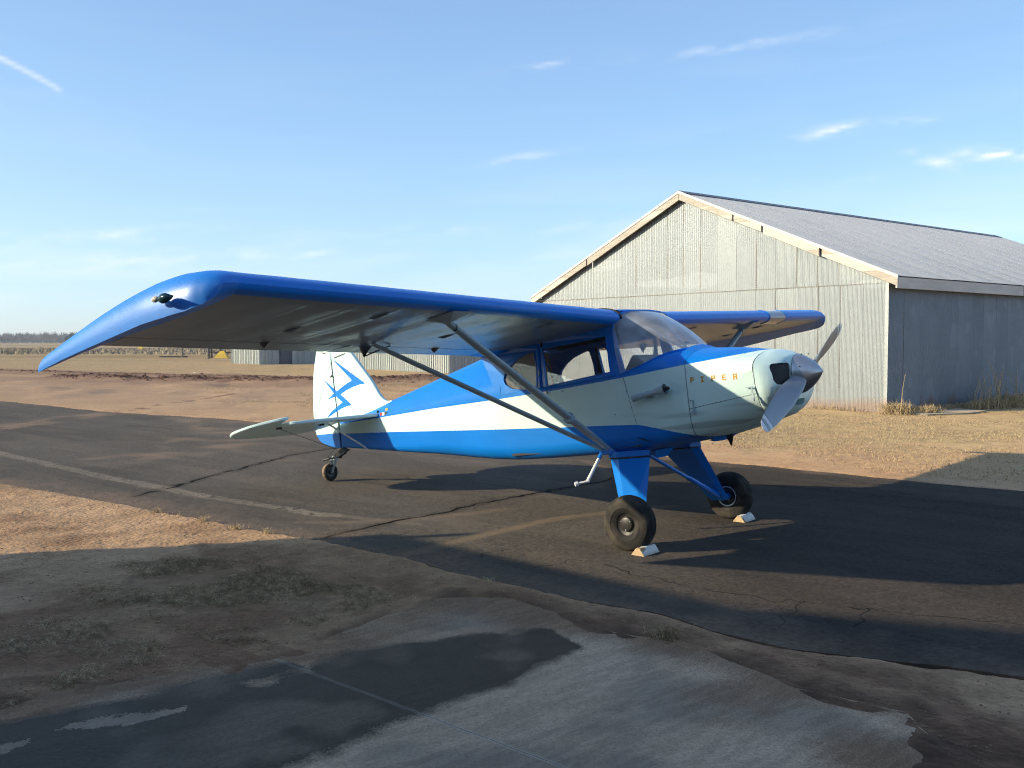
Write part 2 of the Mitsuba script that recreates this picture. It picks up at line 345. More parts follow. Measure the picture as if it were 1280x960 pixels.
gx = graded(-2600, -5.2, 3.6, 2600, 0.035, 0.55)
gy = graded(-1500, 3.0, 9.0, 3200, 0.035, 0.55)
X, Y = np.meshgrid(gx, gy, indexing='ij')
Q = np.stack([X, Y, 0 * X], -1)
Z = 0.055 * (meshkit.fbm(Q * .9, 4, 4) - .5) + 0.018 * (meshkit.fbm(Q * 7, 3, 8) - .5)
Z += 0.10 * (meshkit.fbm(Q * .16, 3, 5) - .5) * np.clip(np.abs(Y - 12) / 14, 0, 1)
pts = shapely.points(X.ravel(), Y.ravel())
inside = shapely.contains_xy(asphalt_poly, X.ravel(), Y.ravel()).reshape(X.shape) | shapely.contains_xy(conc_poly, X.ravel(), Y.ravel()).reshape(X.shape)
near_mask = (np.abs(X) < 80) & (Y > -25) & (Y < 95)
edge = np.full(X.shape, 99.0)
idx = np.nonzero(near_mask.ravel())[0]
bd = shapely.union(asphalt_poly.boundary, conc_poly.boundary)
shapely.prepare(bd)
edge.ravel()[idx] = shapely.distance(bd, np.array(pts)[idx])
Z += 0.009 * np.exp(-((edge - .12) / .18) ** 2) * (0.4 + 1.2 * meshkit.fbm(Q * 2.5, 3, 9)) * (~inside)   # the soil stands a little above the paving along its edge
Z = np.where(inside, np.minimum(Z, -0.004 - np.clip(edge, 0, .25) * .35), Z)


in_conc = shapely.contains_xy(conc_poly, X.ravel(), Y.ravel()).reshape(X.shape)
Z = np.where(in_conc & (Y > 3.2), np.where(edge < .6, .006 + .034 * (meshkit.fbm(Q * 4.0, 4, 77) - .47) - edge * .060, Z), Z)   # soil spread in patches over the slab's edge


def ridge(line, w, h, seed):
    d = np.full(X.shape, 99.0)
    d.ravel()[idx] = shapely.distance(LineString(line), np.array(pts)[idx])
    return h * np.exp(-(d / w) ** 2) * (0.15 + 1.5 * meshkit.fbm(Q * .8, 4, seed))


Z += ridge(WIND1, .7, .13, 21) + ridge(WIND2, .8, .20, 22)
lump = (meshkit.fbm(Q * .5, 3, 31) - .45) * np.clip((-X - 4) / 6, 0, 1) * np.clip((Y + .76 * X - 16.5) / 3, 0, 1) * np.clip((44 - Y) / 6, 0, 1)
Z += .35 * np.clip(lump, 0, 1)
hangar_zone = np.clip(1 - np.hypot(X - 12, Y - 26) / 16, 0, 1)
Z = Z * (1 - .8 * np.minimum(1, hangar_zone * 3))
obj('ground', grid_mesh(np.stack([X, Y, Z], -1).transpose(1, 0, 2)[:, ::-1][::-1][:, ::-1]) if False else grid_mesh(np.stack([X, Y, Z], -1)[::-1]), 'ground_mat', smooth=True, kind='structure', label='reddish brown dirt and dry straw coloured grass ground around the paved strip')


def terrain_z(x, y):
    from scipy.interpolate import RegularGridInterpolator
    if not hasattr(terrain_z, 'f'): terrain_z.f = RegularGridInterpolator((gx, gy), Z, bounds_error=False, fill_value=0)
    return terrain_z.f(np.stack([x, y], -1))


def sheet(poly, z, thick=.06):
    m = trimesh.creation.extrude_polygon(poly, thick, engine='earcut')
    m.apply_translation([0, 0, z - thick])
    return m


obj('taxiway', sheet(asphalt_poly.simplify(.008), 0.0), 'asphalt_mat', kind='structure', label='worn dark asphalt strip with cracks, dusty streaks and a faded line')
obj('concrete_apron', sheet(conc_poly.simplify(.004), 0.006), 'concrete_mat', kind='structure', label='weathered grey concrete slab with a dark wet stain in the foreground')

# ------------------------------------------------------------------ hangar and the other metal buildings
ZINC = []
for k, (a, b) in enumerate((((0.245, 0.268, 0.285), (0.31, 0.335, 0.352)), ((0.225, 0.248, 0.265), (0.292, 0.316, 0.334)), ((0.262, 0.285, 0.30), (0.322, 0.346, 0.36)))):
    def zinc_color(p, n, uv, a=a, b=b, k=k):
        u, v = uv.x, uv.y
        s = fbm(p.x * 1.1 + p.y * 1.1, p.z * .5, k * 3.0, 4); st = noise((p.x + p.y) * 2.5, p.z * .7, 1.0 + k)
        c = mix(a, b, s * .6 + st * .4)
        c = c * (0.93 + .12 * fbm((p.x - p.y) * 9, p.z * 9, 2.0, 3))
        rust = (1 - smoothstep(.006, .026, u)) * (.35 + .65 * smoothstep(.30, .60, noise(p.z * 1.1, p.x * 2.0 + p.y * 2.0, 3.0)))
        c = mix(c, mi.Color3f(.10, .075, .055), rust * .9)
        foot = (1 - smoothstep(.0, .28, p.z - .22 * noise((p.x + p.y) * 5, 0.0, 2.0))) * smoothstep(.45, .7, noise((p.x + p.y) * 2.3, p.z, 8.0))
        c = mix(c, mi.Color3f(.30, .15, .075), foot * .5)
        lap = (1 - smoothstep(.006, .020, dr.abs(p.z - 2.975))) * (1 - smoothstep(7.6, 9.0, p.x))
        c = mix(c, mi.Color3f(.15, .13, .11), lap * .7)
        spl = smoothstep(.72, .8, noise((p.x + p.y) * 3, p.z * 3, 5.0))
        return mix(c, c * 1.12, spl)
    mat(f'zinc_{k}', mikit.proc(zinc_color), .54, metallic=.85, spec=.4)
    mat(f'old_zinc_{k}', mikit.proc(lambda p, n, uv, f=zinc_color: f(p, n, uv) * mi.Color3f(.66, .72, .84)), .56, metallic=.85, spec=.4)  # same zinc, darkened and blued to carry the shade of the side wall
    ZINC.append(f'zinc_{k}')
mat('roof_zinc', mikit.proc(lambda p, n, uv: mix((.45, .45, .455), (.55, .55, .555), fbm(p.x * .6, p.y * .6, 1.0, 4) * .7 + .3 * noise(p.x * 3, p.y * 3, p.z * 3))), .6, metallic=.2, spec=.4)


def trim_color(p, n, uv):
    bare = smoothstep(5.0, 3.6, p.x) * .20
    peel = smoothstep(.34, .44, fbm(p.x * 2.2 + p.y * 2.2, p.z * 5.0, 3.0, 4) - bare)
    wood = mix((.38, .335, .28), (.50, .45, .385), noise(p.x * 3, p.y * 3, p.z * 40))
    return mix(wood, mi.Color3f(.58, .55, .47), peel)


mat('trim_wood', mikit.proc(trim_color), .85, spec=.2)
mat('dark_inside', (.02, .02, .022), .9)

H_C = np.array([8.5676, 21.389]); H_A = 2.22099
H_D = np.array([math.cos(H_A), math.sin(H_A)]); H_S = np.array([H_D[1], -H_D[0]])        # along the gable; along the side wall (away to the right)
H_N = -H_S                                                                                 # outward from the gable
H_L, H_HW, H_HA, H_LEN = 12.468, 3.15, 5.70, 18.0


def corrugated(origin, du, length, z0, ztop, nout, pitch=.068, depth=.011, dz=None, up=None):
    """A corrugated sheet from origin along the unit du, from z0 up to ztop(u); returns mesh, uv (u in metres, height)."""
    n = max(8, int(round(length / pitch * 6)))
    u = np.linspace(0, length, n + 1)
    off = depth * .5 * np.sin(2 * np.pi * u / pitch)
    rows = []
    zt = np.array([ztop(x) for x in u])
    for t in (0.0, 0.5, 1.0):
        z = z0 + (zt - z0) * t
        pt = origin[None] + du[None] * u[:, None] + nout[None] * off[:, None]
        pt = pt + np.stack([0 * u, 0 * u, z], -1)
        rows.append(pt)
    P = np.stack(rows)
    m = grid_mesh(P)
    uv = np.stack([np.tile(u, 3), P[..., 2].ravel()], -1)
    if m.face_normals.mean(0) @ nout < 0: m = flip(m)
    return m, uv


v3 = lambda a, z=0.0: np.array([a[0], a[1], z])
thing('hangar', 'large weathered hangar of galvanized corrugated sheets with a low gable roof and peeling wooden trim', 'hangar')
rh = np.random.default_rng(3)


def gable_z(u): return H_HW + (H_HA - H_HW) * (1 - abs(u - H_L / 2) / (H_L / 2))


# the gable wall: an upper and a lower course of sheets, each sheet a piece
for course in (0, 1):
    u = 0.0; k = 0
    wdt = .62
    while u < H_L - .02:
        w = min(wdt * (1 + rh.uniform(-.03, .03)), H_L - u)
        if H_L - u - w < .2: w = H_L - u
        lift = .004 + .012 * rh.random() + (.010 if course else 0)
        o = v3(H_C + H_D * u + H_N * lift)
        tw = H_D + H_N * rh.uniform(-.010, .016); tw /= np.linalg.norm(tw)
        z0, zt = ((-.05 + rh.uniform(-.03, .02)) if not course else 2.98 + rh.uniform(-.012, .012)), None
        f_top = (lambda x, u=u: min(3.06, gable_z(u + x) - .02)) if not course else (lambda x, u=u: max(2.995, gable_z(u + x) - .03))
        m, uv = corrugated(o, v3(tw), w + .012, z0, f_top, v3(H_N))
        obj('hangar__front_wall__sheet', m, ZINC[rh.integers(0, 3)], smooth=False if False else True, uv=uv)
        u += w; k += 1
labels['hangar__front_wall'] = {'label': 'sunlit gable wall of overlapping corrugated sheets in two courses'}
# the side wall
u = 0.0
while u < H_LEN - .02:
    w = min(.63 * (1 + rh.uniform(-.02, .02)), H_LEN - u)
    o = v3(H_C + H_S * u - H_D * (.004 + .008 * rh.random()))
    m, uv = corrugated(o, v3(H_S), w + .01, -.05, lambda x: H_HW - .05, v3(-H_D))
    uv = uv + [(.0 if rh.random() < .25 else .5), 0]
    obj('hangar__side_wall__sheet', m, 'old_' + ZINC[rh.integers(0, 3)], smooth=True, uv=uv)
    u += w
labels['hangar__side_wall'] = {'label': 'shaded corrugated side wall under the eave'}
back = H_C + H_S * H_LEN
body = trimesh.creation.extrude_polygon(Polygon([(0.05, 0), (H_L - .05, 0), (H_L - .05, H_HW - .12), (H_L / 2, H_HA - .16), (0.05, H_HW - .12)]), H_LEN - .12)
Mx = np.eye(4); Mx[:3, 0] = v3(H_D); Mx[:3, 1] = [0, 0, 1]; Mx[:3, 2] = v3(H_S); Mx[:3, 3] = v3(H_C + H_S * .06)
body.apply_transform(Mx); body.fix_normals()
obj('hangar__inner_frame', body, 'zinc_1')
# roof
OV_E, OV_G = .34, .22           # eave and gable overhangs
slope = (H_HA - H_HW) / (H_L / 2)
for side in (0, 1):
    ud = -1 if side == 0 else 1
    du2 = H_D * (-ud)            # from eave to ridge
    e0 = (H_C if side == 0 else H_C + H_D * H_L) - du2 * OV_E
    run = H_L / 2 + OV_E
    upv = np.array([du2[0], du2[1], slope]); upv /= np.linalg.norm(upv)
    s = -OV_G; total = H_LEN + OV_G
    while s < total - .02:
        w = min(1.2, total - s)
        n = max(8, int(w / .085 * 5)); q = np.linspace(0, w, n + 1)
        nrm = np.cross(v3(H_S), upv); nrm = nrm if nrm[2] > 0 else -nrm
        off = .011 * np.sin(2 * np.pi * q / .085)
        P = []
        for t in (0, 1):
            base = v3(e0 + du2 * run * t, H_HW - slope * OV_E + .10 + slope * run * t)
            P.append(base[None] + v3(H_S)[None] * (s + q)[:, None] + nrm[None] * (off + .004 * rh.random())[:, None])
        m = grid_mesh(np.stack(P))
        if m.face_normals.mean(0)[2] < 0: m = flip(m)
        obj('hangar__roof__sheet', m, 'roof_zinc', smooth=True)
        s += w
ridge_c = H_C + H_D * H_L / 2
def beam(a, b, w, h, side_dir, key, bsdf):
    """A board from a to b: h deep along z (perpendicular-ish), w thick along side_dir."""
    a, b = np.asarray(a, float), np.asarray(b, float)
    pts = [p + side_dir * sx * w / 2 + np.array([0, 0, sz * h / 2]) for p in (a, b) for sx in (-1, 1) for sz in (-1, 1)]
    return obj(key, hull(pts), bsdf)


mat('ridge_metal', (.17, .18, .20), .5, metallic=.4)
capR = []
for sgn in (-1, 1):
    a = v3(ridge_c - H_S * (OV_G + .02), H_HA + .135); b = v3(ridge_c + H_S * (H_LEN), H_HA + .135)
    d = v3(H_D) * sgn * .24 - np.array([0, 0, .24 * slope])
    capR.append(hull([a, b, a + d, b + d, a - [0, 0, .012], b - [0, 0, .012], a + d - [0, 0, .012], b + d - [0, 0, .012]]))
obj('hangar__roof__ridge_cap', cat(capR), 'ridge_metal')
# rake boards in lengths, one of them sagging
for side in (0, 1):
    e = H_C if side == 0 else H_C + H_D * H_L
    du2 = H_D if side == 0 else -H_D
    cuts = [(-OV_E, 1.62), (1.70, 3.35), (3.42, 4.3), (4.36, H_L / 2)] if side == 0 else [(-OV_E, 2.4), (2.46, H_L / 2)]
    for i, (s0, s1) in enumerate(cuts):
        dzz = [0, -.03, .012, 0][i]
        zf = lambda s: H_HW + .0 + slope * s - .02
        off = H_N * (OV_G - .03 + rh.uniform(-.01, .01))
        a = v3(e + du2 * s0 + off, zf(s0) + dzz); b = v3(e + du2 * s1 + off, zf(s1) + (dzz * .4))
        beam(a, b, .045, .21, v3(H_N), 'hangar__rake_board', 'trim_wood')
    a = v3(e - du2 * (OV_E + .02) + H_N * (OV_G + .005), H_HW - slope * OV_E + .085); b = v3(e + du2 * H_L / 2 + H_N * (OV_G + .005), H_HA + .085)
    beam(a, b, .03, .075, v3(H_N), 'hangar__roof__edge_flashing', 'roof_zinc')
    # soffit strip under the gable overhang
    a = v3(e - du2 * (OV_E - .05) + H_N * OV_G * .45, H_HW - slope * (OV_E - .05) + .045); b = v3(e + du2 * H_L / 2 + H_N * OV_G * .45, H_HA + .045)
    beam(a, b, OV_G * .8, .02, v3(H_N), 'hangar__roof__soffit', 'trim_wood')
mat('fascia_wood', mikit.proc(lambda p, n, uv: mix((.46, .42, .39), (.66, .61, .56), fbm(p.x * 1.5 + p.y, p.z * 8, 1.0, 4))), .85, spec=.2)
for side in (0, 1):
    e = (H_C if side == 0 else H_C + H_D * H_L) + (-H_D if side == 0 else H_D) * (OV_E - .04)
    for i in range(3):
        a = e + H_S * (-OV_G + .02 + (H_LEN + OV_G) / 3 * i + .01); b = e + H_S * (-OV_G + (H_LEN + OV_G) / 3 * (i + 1) - .005)
        beam(v3(a, H_HW - slope * OV_E - .045), v3(b, H_HW - slope * OV_E - .045), .04, .25, v3(H_D), 'hangar__fascia_board', 'fascia_wood')
    e2 = e + (H_D if side == 0 else -H_D) * .18
    beam(v3(e2 - H_S * .1, H_HW - .14), v3(e2 + H_S * H_LEN, H_HW - .14), .26, .02, v3(H_D), 'hangar__eave_soffit', 'fascia_wood')
# corner flashing
cm = hull([v3(H_C + H_N * a + -H_D * b, z) for a in (.03, .045) for b in (-.05, .035) for z in (-.05, H_HW - .1)])
obj('hangar__corner_flashing', cm, 'zinc_2')

mat('slab_concrete', mikit.proc(lambda p, n, uv: mix((.27, .215, .155), (.38, .31, .23), fbm(p.x * 5, p.y * 5, 1.0, 4))), .9, spec=.2)
sl = Polygon([(8.98, 21.28), (10.72, 22.45), (10.98, 21.78), (10.3, 21.15), (9.2, 20.75)]).buffer(.06)
obj('concrete_stoop', sheet(sl, .035, .15), 'slab_concrete', label='small pale concrete stoop set in the grass against the shaded hangar side wall', category='stoop')

# ---- distant sheds
mat('shed_light', mikit.proc(lambda p, n, uv: mix((.33, .36, .345), (.43, .46, .435), noise(p.x * 2, p.y * 2, p.z * .4))), .6, metallic=.2)
mat('shed_grey', mikit.proc(lambda p, n, uv: mix((.34, .355, .345), (.44, .455, .435), noise(p.x * 1.5, p.y * 1.5, p.z * .4))), .6, metallic=.2)
mat('shed_dark', (.10, .105, .12), .7)
mat('shed_roof', (.22, .235, .26), .6, metallic=.2)


def ribbed_panel(a, du, w, z0, z1, nout, rib=.05, every=.2):
    parts = []
    cross = [(0, 0), (w, 0), (w, .03)]
    x = w - .04
    while x > .06:
        cross += [(x, .03), (x - .01, .03 + rib), (x - .04, .03 + rib), (x - .05, .03)] if rib else []
        x -= every
    cross += [(0, .03)]
    m = trimesh.creation.extrude_polygon(Polygon(cross).buffer(0), z1 - z0, engine='earcut')
    M = np.eye(4); M[:3, 0] = du; M[:3, 1] = nout; M[:3, 2] = [0, 0, 1]; M[:3, 3] = a + np.array([0, 0, z0])
    m.apply_transform(M); m.fix_normals()
    return m


def shed(key, label, c, wl, wr, h, pw, doors=()):
    thing(key, label, 'shed')
    c = np.array(c)
    core = trimesh.creation.extrude_polygon(Polygon([c + H_D * .05 + H_S * .05, c + H_D * wl + H_S * .05, c + H_D * wl + H_S * wr, c + H_D * .05 + H_S * wr]), h - .05)
    obj(key + '__inner_frame', core, 'shed_dark')
    u = 0.0
    while u < wl - .05:
        w = min(pw, wl - u)
        obj(key + '__front_wall__panel', ribbed_panel(v3(c + H_D * u), v3(H_D), w - .012, 0, h, v3(H_N)), 'shed_light' if rh.random() < .6 else 'shed_grey')
        u += pw
    u = 0.0
    while u < wr - .05:
        w = min(pw, wr - u)
        if not any(a <= u + w / 2 <= b for a, b in doors):
            obj(key + '__side_wall__panel', ribbed_panel(v3(c + H_S * u), v3(H_S), w - .012, 0, h, v3(-H_D)), 'shed_grey' if rh.random() < .6 else 'shed_light')
        u += pw
    for a, b in doors:
        m = hull([v3(c + H_S * s + H_D * q, z) for s in (a + .05, b - .05) for q in (.01, .03) for z in (0.02, h - .6)])
        obj(key + '__side_wall__door', m, 'shed_dark', label='dark recessed doorway')
    rf = hull([v3(c + H_D * s + H_S * t, z) for s in (-.25, wl + .25) for t in (-.25, wr + .25) for z in (h + .002, h + .14)] + [v3(c + H_D * wl / 2 + H_S * t, h + .14 + wl * .012) for t in (-.25, wr + .25)])
    obj(key + '__roof', rf, 'shed_roof')


shed('low_shed', 'low pale green ribbed metal shed with a dark doorway far behind the tailplane', (-17.9, 66.3), 5.2, 12.0, 3.2, .5, [(1.6, 2.3)])
shed('long_shed', 'long pale ribbed metal shed seen behind the fin, left of the large hangar', (-3.25, 48.2), 12.5, 10.0, 3.50, .42)

# ---- unseen hangar and annex, added and shaped to cast the foreground shade
HB0, HBR = np.array([-12.2, 2.28]), np.array([.951, -.310]); HBT = np.array([-.310, -.951])
AN_A, AN_E = np.array([-8.53, 5.97]), np.array([.732, -.681]); AN_T = np.array([-.681, -.732])


def hb(s, t, z): return np.array([*(HB0 + HBR * s + HBT * t), z])
def an(s, t, z): return np.array([*(AN_A + AN_E * s + AN_T * t), z])


thing('unseen_hangar', 'large unseen grey metal hangar added behind the viewpoint to shade the foreground', 'hangar')
HB_L, HB_H, HB_D = 22.0, 5.0, 14.0
for nm, s0, s1, t0, t1 in (('front_wall', 0, HB_L, .02, .10), ('rear_wall', 0, HB_L, HB_D - .1, HB_D - .02), ('end_wall', .02, .10, .11, HB_D - .11), ('end_wall', HB_L - .1, HB_L - .02, .11, HB_D - .11)):
    obj('unseen_hangar__' + nm, hull([hb(s_, t_, z) for s_ in (s0, s1) for t_ in (t0, t1) for z in (-.1, HB_H - .06)]), 'zinc_1')
obj('unseen_hangar__sliding_door', hull([hb(s_, t_, z) for s_ in (9.5, 16) for t_ in (-.06, .015) for z in (.03, 4.2)]), 'shed_dark')
obj('unseen_hangar__roof', hull([hb(s_, t_, z) for s_ in (-.0, HB_L) for t_ in (0, HB_D) for z in (HB_H - .055, HB_H)] + [hb(s_, HB_D / 2, HB_H + .35) for s_ in (0, HB_L)]), 'roof_zinc')
thing('unseen_annex', 'low unseen grey metal annex added left of the viewpoint to shade the foreground', 'annex')
for nm, s0, s1, t0, t1 in (('front_wall', 0, 9.2, .0, .06), ('end_wall', .0, .06, .07, 5.0)):
    obj('unseen_annex__' + nm, hull([an(s_, t_, z) for s_ in (s0, s1) for t_ in (t0, t1) for z in (-.1, 2.76)]), 'zinc_2')
obj('unseen_annex__roof', hull([an(s_, t_, z - .04 * t_) for s_ in (-.0, 9.2) for t_ in (0, 6.2) for z in (2.765, 2.81)]), 'roof_zinc')
obj('unseen_annex__shadow_pipe', tube([an(.12, .12, 2.7), an(.12, .12, 3.04)], .055), 'roof_zinc')  # pipe added to cast the thin streak at the shade's tip

# ------------------------------------------------------------------ the aeroplane (body frame: x forward, y starboard, z up; metres; origin at the wing's leading edge)
B_O = np.array([1.17421, 8.27289, 1.83695]); PSI, THE = -0.6871, 0.1327
cP, sP, cT, sT = math.cos(PSI), math.sin(PSI), math.cos(THE), math.sin(THE)
FX = np.array([cT * cP, cT * sP, sT]); FY = np.array([sP, -cP, 0.0]); FZ = np.array([-sT * cP, -sT * sP, cT])


def b2w(v):
    v = np.asarray(v, float)
    return B_O + v[..., :1] * FX + v[..., 1:2] * FY + v[..., 2:3] * FZ


def w2b(w):
    d = np.asarray(w, float) - B_O
    return np.stack([d @ FX, d @ FY, d @ FZ], -1)


def bod(p):
    """drjit: the body coordinates of a world point."""
    dx, dy, dz = p.x - B_O[0], p.y - B_O[1], p.z - B_O[2]
    return [dx * float(a[0]) + dy * float(a[1]) + dz * float(a[2]) for a in (FX, FY, FZ)]


def air(key, m, bsdf, smooth=False, **k):
    """A body-frame mesh becomes a part of the aeroplane (the frame is left-handed, so faces are reversed)."""
    m = trimesh.Trimesh(b2w(m.vertices), m.faces[:, ::-1], process=False)
    return obj('airplane__' + key, m, bsdf, smooth=smooth, **k)


def mirror(m):
    return trimesh.Trimesh(m.vertices * [1, -1, 1], m.faces[:, ::-1], process=False)


thing('airplane', 'blue and white high wing taildragger aeroplane with drooped wingtips parked on the asphalt', 'airplane')
BLUE, WHITE = (0.001, 0.175, 0.640), (0.62, 0.80, 0.765)
UPX, UPZ = [-4.7, -3.3, -2.44, -1.43, -.7, 0, .54, .9, 1.05, 1.18, 1.3], [-.61, -.578, -.558, -.552, -.535, -.50, -.463, -.440, -.425, -.400, -.2]
LOX, LOZ = [-4.7, -3.28, -2.23, -1.31, -.72, -.127, .12, .333, .617, .857, 1.0, 1.1], [-.69, -.75, -.797, -.838, -.865, -.89, -.905, -.958, -1.037, -1.085, -1.12, -1.2]


def grime(p):
    return 0.90 + .14 * fbm(p.x * 3, p.y * 3, p.z * 3, 3)


def paint_fn(p, n, uv):
    x, y, z = bod(p)
    up = smoothstep(-.002, .002, z - interp1(x, UPX, UPZ)); lo = smoothstep(-.002, .002, interp1(x, LOX, LOZ) - z)
    c = mix(WHITE, BLUE, dr.maximum(up, lo)) * grime(p)
    soot = smoothstep(-.98, -1.15, z) * smoothstep(-2.2, .6, x) * fbm(x * 2, y * 6, z * 4, 3)
    c = mix(c, mi.Color3f(.03, .03, .03), soot * .55)
    run = smoothstep(.60, .80, noise(x * 1.6, y * 14, z * 22)) * smoothstep(-.70, -.95, z) * smoothstep(-.4, .5, x)
    c = mix(c, mi.Color3f(.07, .055, .04), run * .35)
    return c * (1 - .05 * smoothstep(.47, .5, dr.abs(x * 2.2 - dr.floor(x * 2.2) - .5)) * smoothstep(-1.5, -1.8, x))


mat('paint_livery', mikit.proc(paint_fn), .40, spec=.28, clear=.08, bump=mikit.proc(lambda p, n, uv: .0035 * fbm(p.x * 2.5, p.y * 2.5, p.z * 4.5, 3), 4e-3))
mat('paint_blue', mikit.proc(lambda p, n, uv: mi.Color3f(BLUE) * grime(p)), .30, spec=.45, clear=.35)
mat('paint_tip', mikit.proc(lambda p, n, uv: mi.Color3f(BLUE) * grime(p)), .45, spec=.8, clear=.5, sheen=.15)
mat('paint_white', mikit.proc(lambda p, n, uv: mi.Color3f(WHITE) * grime(p)), .35, spec=.5, clear=.4)
mat('paint_fin', mikit.proc(lambda p, n, uv: mix(WHITE, BLUE, smoothstep(-.002, .002, -.695 - bod(p)[2] - .015 * (bod(p)[0] + 4.66))) * grime(p)), .4, spec=.5, clear=.3)


def under_color(p, n, uv):
    x, y, z = bod(p)
    c = mix((.125, .170, .215), (.170, .222, .270), fbm(x * 2, y * 2, 1.0, 3))
    lead = smoothstep(-.075, -.068, x)
    c = mix(c, mi.Color3f(BLUE), lead)
    top = smoothstep(.0, .004, z - (-.012 - .082 * -x * .0 + .0305 * dr.abs(y) - .0812 * -x + .004))
    return mix(c, mi.Color3f(BLUE), top * smoothstep(-.05, -.06, x) * 0 + 0) * grime(p)


def under_bump(p, n, uv):
    x, y, z = bod(p)
    rib = dr.abs((y / .36) - dr.floor(y / .36) - .5)
    return .0025 * smoothstep(.40, .5, rib) + .008 * fbm(x * 2.2, y * 3.0, 2.0, 2)


mat('wing_under', mikit.proc(under_color), .30, spec=.5, metallic=.15, clear=.35, bump=mikit.proc(under_bump, 4e-3))
mat('rubber', mikit.proc(lambda p, n, uv: mix((.020, .019, .018), (.075, .062, .050), smoothstep(.35, .75, fbm(p.x * 9, p.y * 9, p.z * 9, 3)))), .75, spec=.3)
mat('dusty_rubber', mikit.proc(lambda p, n, uv: mix((.05, .042, .035), (.22, .16, .11), smoothstep(.3, .7, fbm(p.x * 14, p.y * 14, p.z * 14, 3)))), .85, spec=.2)
mat('black_metal', (.018, .018, .02), .45, spec=.5)
mat('dark_trim', (.014, .015, .017), .7)
mat('seam_grey', (.10, .115, .115), .8)  # dark grey of the panel seam lines
mat('strut_grey', (.33, .41, .45), .35, spec=.5, clear=.3)
mat('steel', (.45, .45, .45), .35, metallic=.9)
mat('spinner_metal', mikit.proc(lambda p, n, uv: mix((.50, .50, .52), (.60, .60, .61), noise(bod(p)[0] * 160, bod(p)[1] * 3, bod(p)[2] * 3))), .33, metallic=.9)
mat('blade_grey', (.30, .31, .33), .42, metallic=.55)
mat('blade_white', (.72, .74, .78), .4)
mat('gold_paint', (.52, .27, .035), .5)
mat('white_part', (.74, .75, .74), .4, clear=.3)
mat('tan_cloth', (.34, .28, .22), .95)
mat('grey_cloth', (.055, .055, .06), .95)
mat('amber', (.50, .44, .33), .12, spec=.9, clear=1)
scene['plexi'] = {'type': 'thindielectric', 'int_ior': 1.49}
scene['glare_plexi'] = {'type': 'blendbsdf', 'weight': mikit.proc(lambda p, n, uv: .20 + .20 * smoothstep(.35, .75, fbm(p.x * 5, p.y * 5, p.z * 5, 3))), 'a': {'type': 'thindielectric', 'int_ior': 1.49},
                       'b': {'type': 'twosided', 'bsdf': {'type': 'diffuse', 'reflectance': {'type': 'rgb', 'value': [.78, .80, .84]}}}}  # white mixed into the clear pane stands for sky reflections
scene['dusty_plexi'] = {'type': 'blendbsdf', 'weight': mikit.proc(lambda p, n, uv: .20 + .10 * fbm(p.x * 5, p.y * 5, p.z * 5, 3)), 'a': {'type': 'thindielectric', 'int_ior': 1.49},
                        'b': {'type': 'twosided', 'bsdf': {'type': 'diffuse', 'reflectance': {'type': 'rgb', 'value': [.40, .36, .31]}}}}
scene['clear_lens'] = {'type': 'dielectric', 'int_ior': 1.5}

# ---- fuselage sections
ST = np.array([  # x, half width, bottom, top, shoulder
    (-4.20, .024, -.872, -.560, -.600), (-3.70, .075, -.925, -.500, -.578), (-3.30, .125, -.966, -.405, -.556), (-2.50, .265, -1.036, -.232, -.512), (-1.90, .375, -1.098, -.104, -.474),
    (-1.60, .425, -1.126, -.045, -.452), (-1.30, .462, -1.146, -.02, -.44), (-.80, .485, -1.150, -.02, -.44), (0, .482, -1.140, -.02, -.45), (.60, .478, -1.082, -.322, -.470), (.90, .474, -1.020, -.358, -.490), (1.17, .462, -.948, -.410, -.540)])


def sec(x):
    return [np.interp(x, ST[:, 0], ST[:, k]) for k in range(1, 5)]


def lower_half(x, zcap=None, nb=5, nc=8, ns=8):
    """From the keel out and up to the shoulder (or to zcap)."""
    w, zb, zt, zl = sec(x)
    if zcap is not None: zl = zcap
    rb = min(.45 * w, .13) + .10 * np.clip((x - .3) / .9, 0, 1) * (w / .46)
    rz = rb * (1 + .6 * np.clip((x - .3) / .9, 0, 1))
    P = [(a, zb - .0 + .02 * (a / max(w, 1e-6)) ** 2) for a in np.linspace(0, w - rb, nb)]
    z0 = zb + .02 * ((w - rb) / max(w, 1e-6)) ** 2
    P += [(w - rb + rb * math.sin(t), z0 + rz - rz * math.cos(t)) for t in np.linspace(0, math.pi / 2, nc)[1:]]
    zc = P[-1][1]
    P += [(w + .006 * math.sin(math.pi * t) * (w / .48), zc + (zl - zc) * t) for t in np.linspace(0, 1, ns)[1:]]
    return P


def upper_half(x, round_=0.0, n=11):
    """From the shoulder to the crown."""
    w, zb, zt, zl = sec(x)
    out = []
    for t in np.linspace(0, 1, n)[1:]:
        fl = (w * (1 - t) ** 1.0, zl + (zt - zl) * (t ** .86))
        fl = (w * np.interp(t, [0, .35, .7, 1], [1, .74, .40, 0]), zl + (zt - zl) * np.interp(t, [0, .35, .7, 1], [0, .46, .82, 1]))
        a = t * math.pi / 2
        ro = (w * math.cos(a), zl + (zt - zl) * math.sin(a))
        out.append((fl[0] * (1 - round_) + ro[0] * round_, fl[1] * (1 - round_) + ro[1] * round_))
    return out


def loft(stations, halves, both=True):
    P = np.array([[(x, y, z) for y, z in h] for x, h in zip(stations, halves)])
    m = grid_mesh(P)
    r = m.face_normals[np.argmax(m.triangles_center[:, 1])]
    if r[1] < 0: m = flip(m)
    return cat([m, mirror(m)]) if both else m


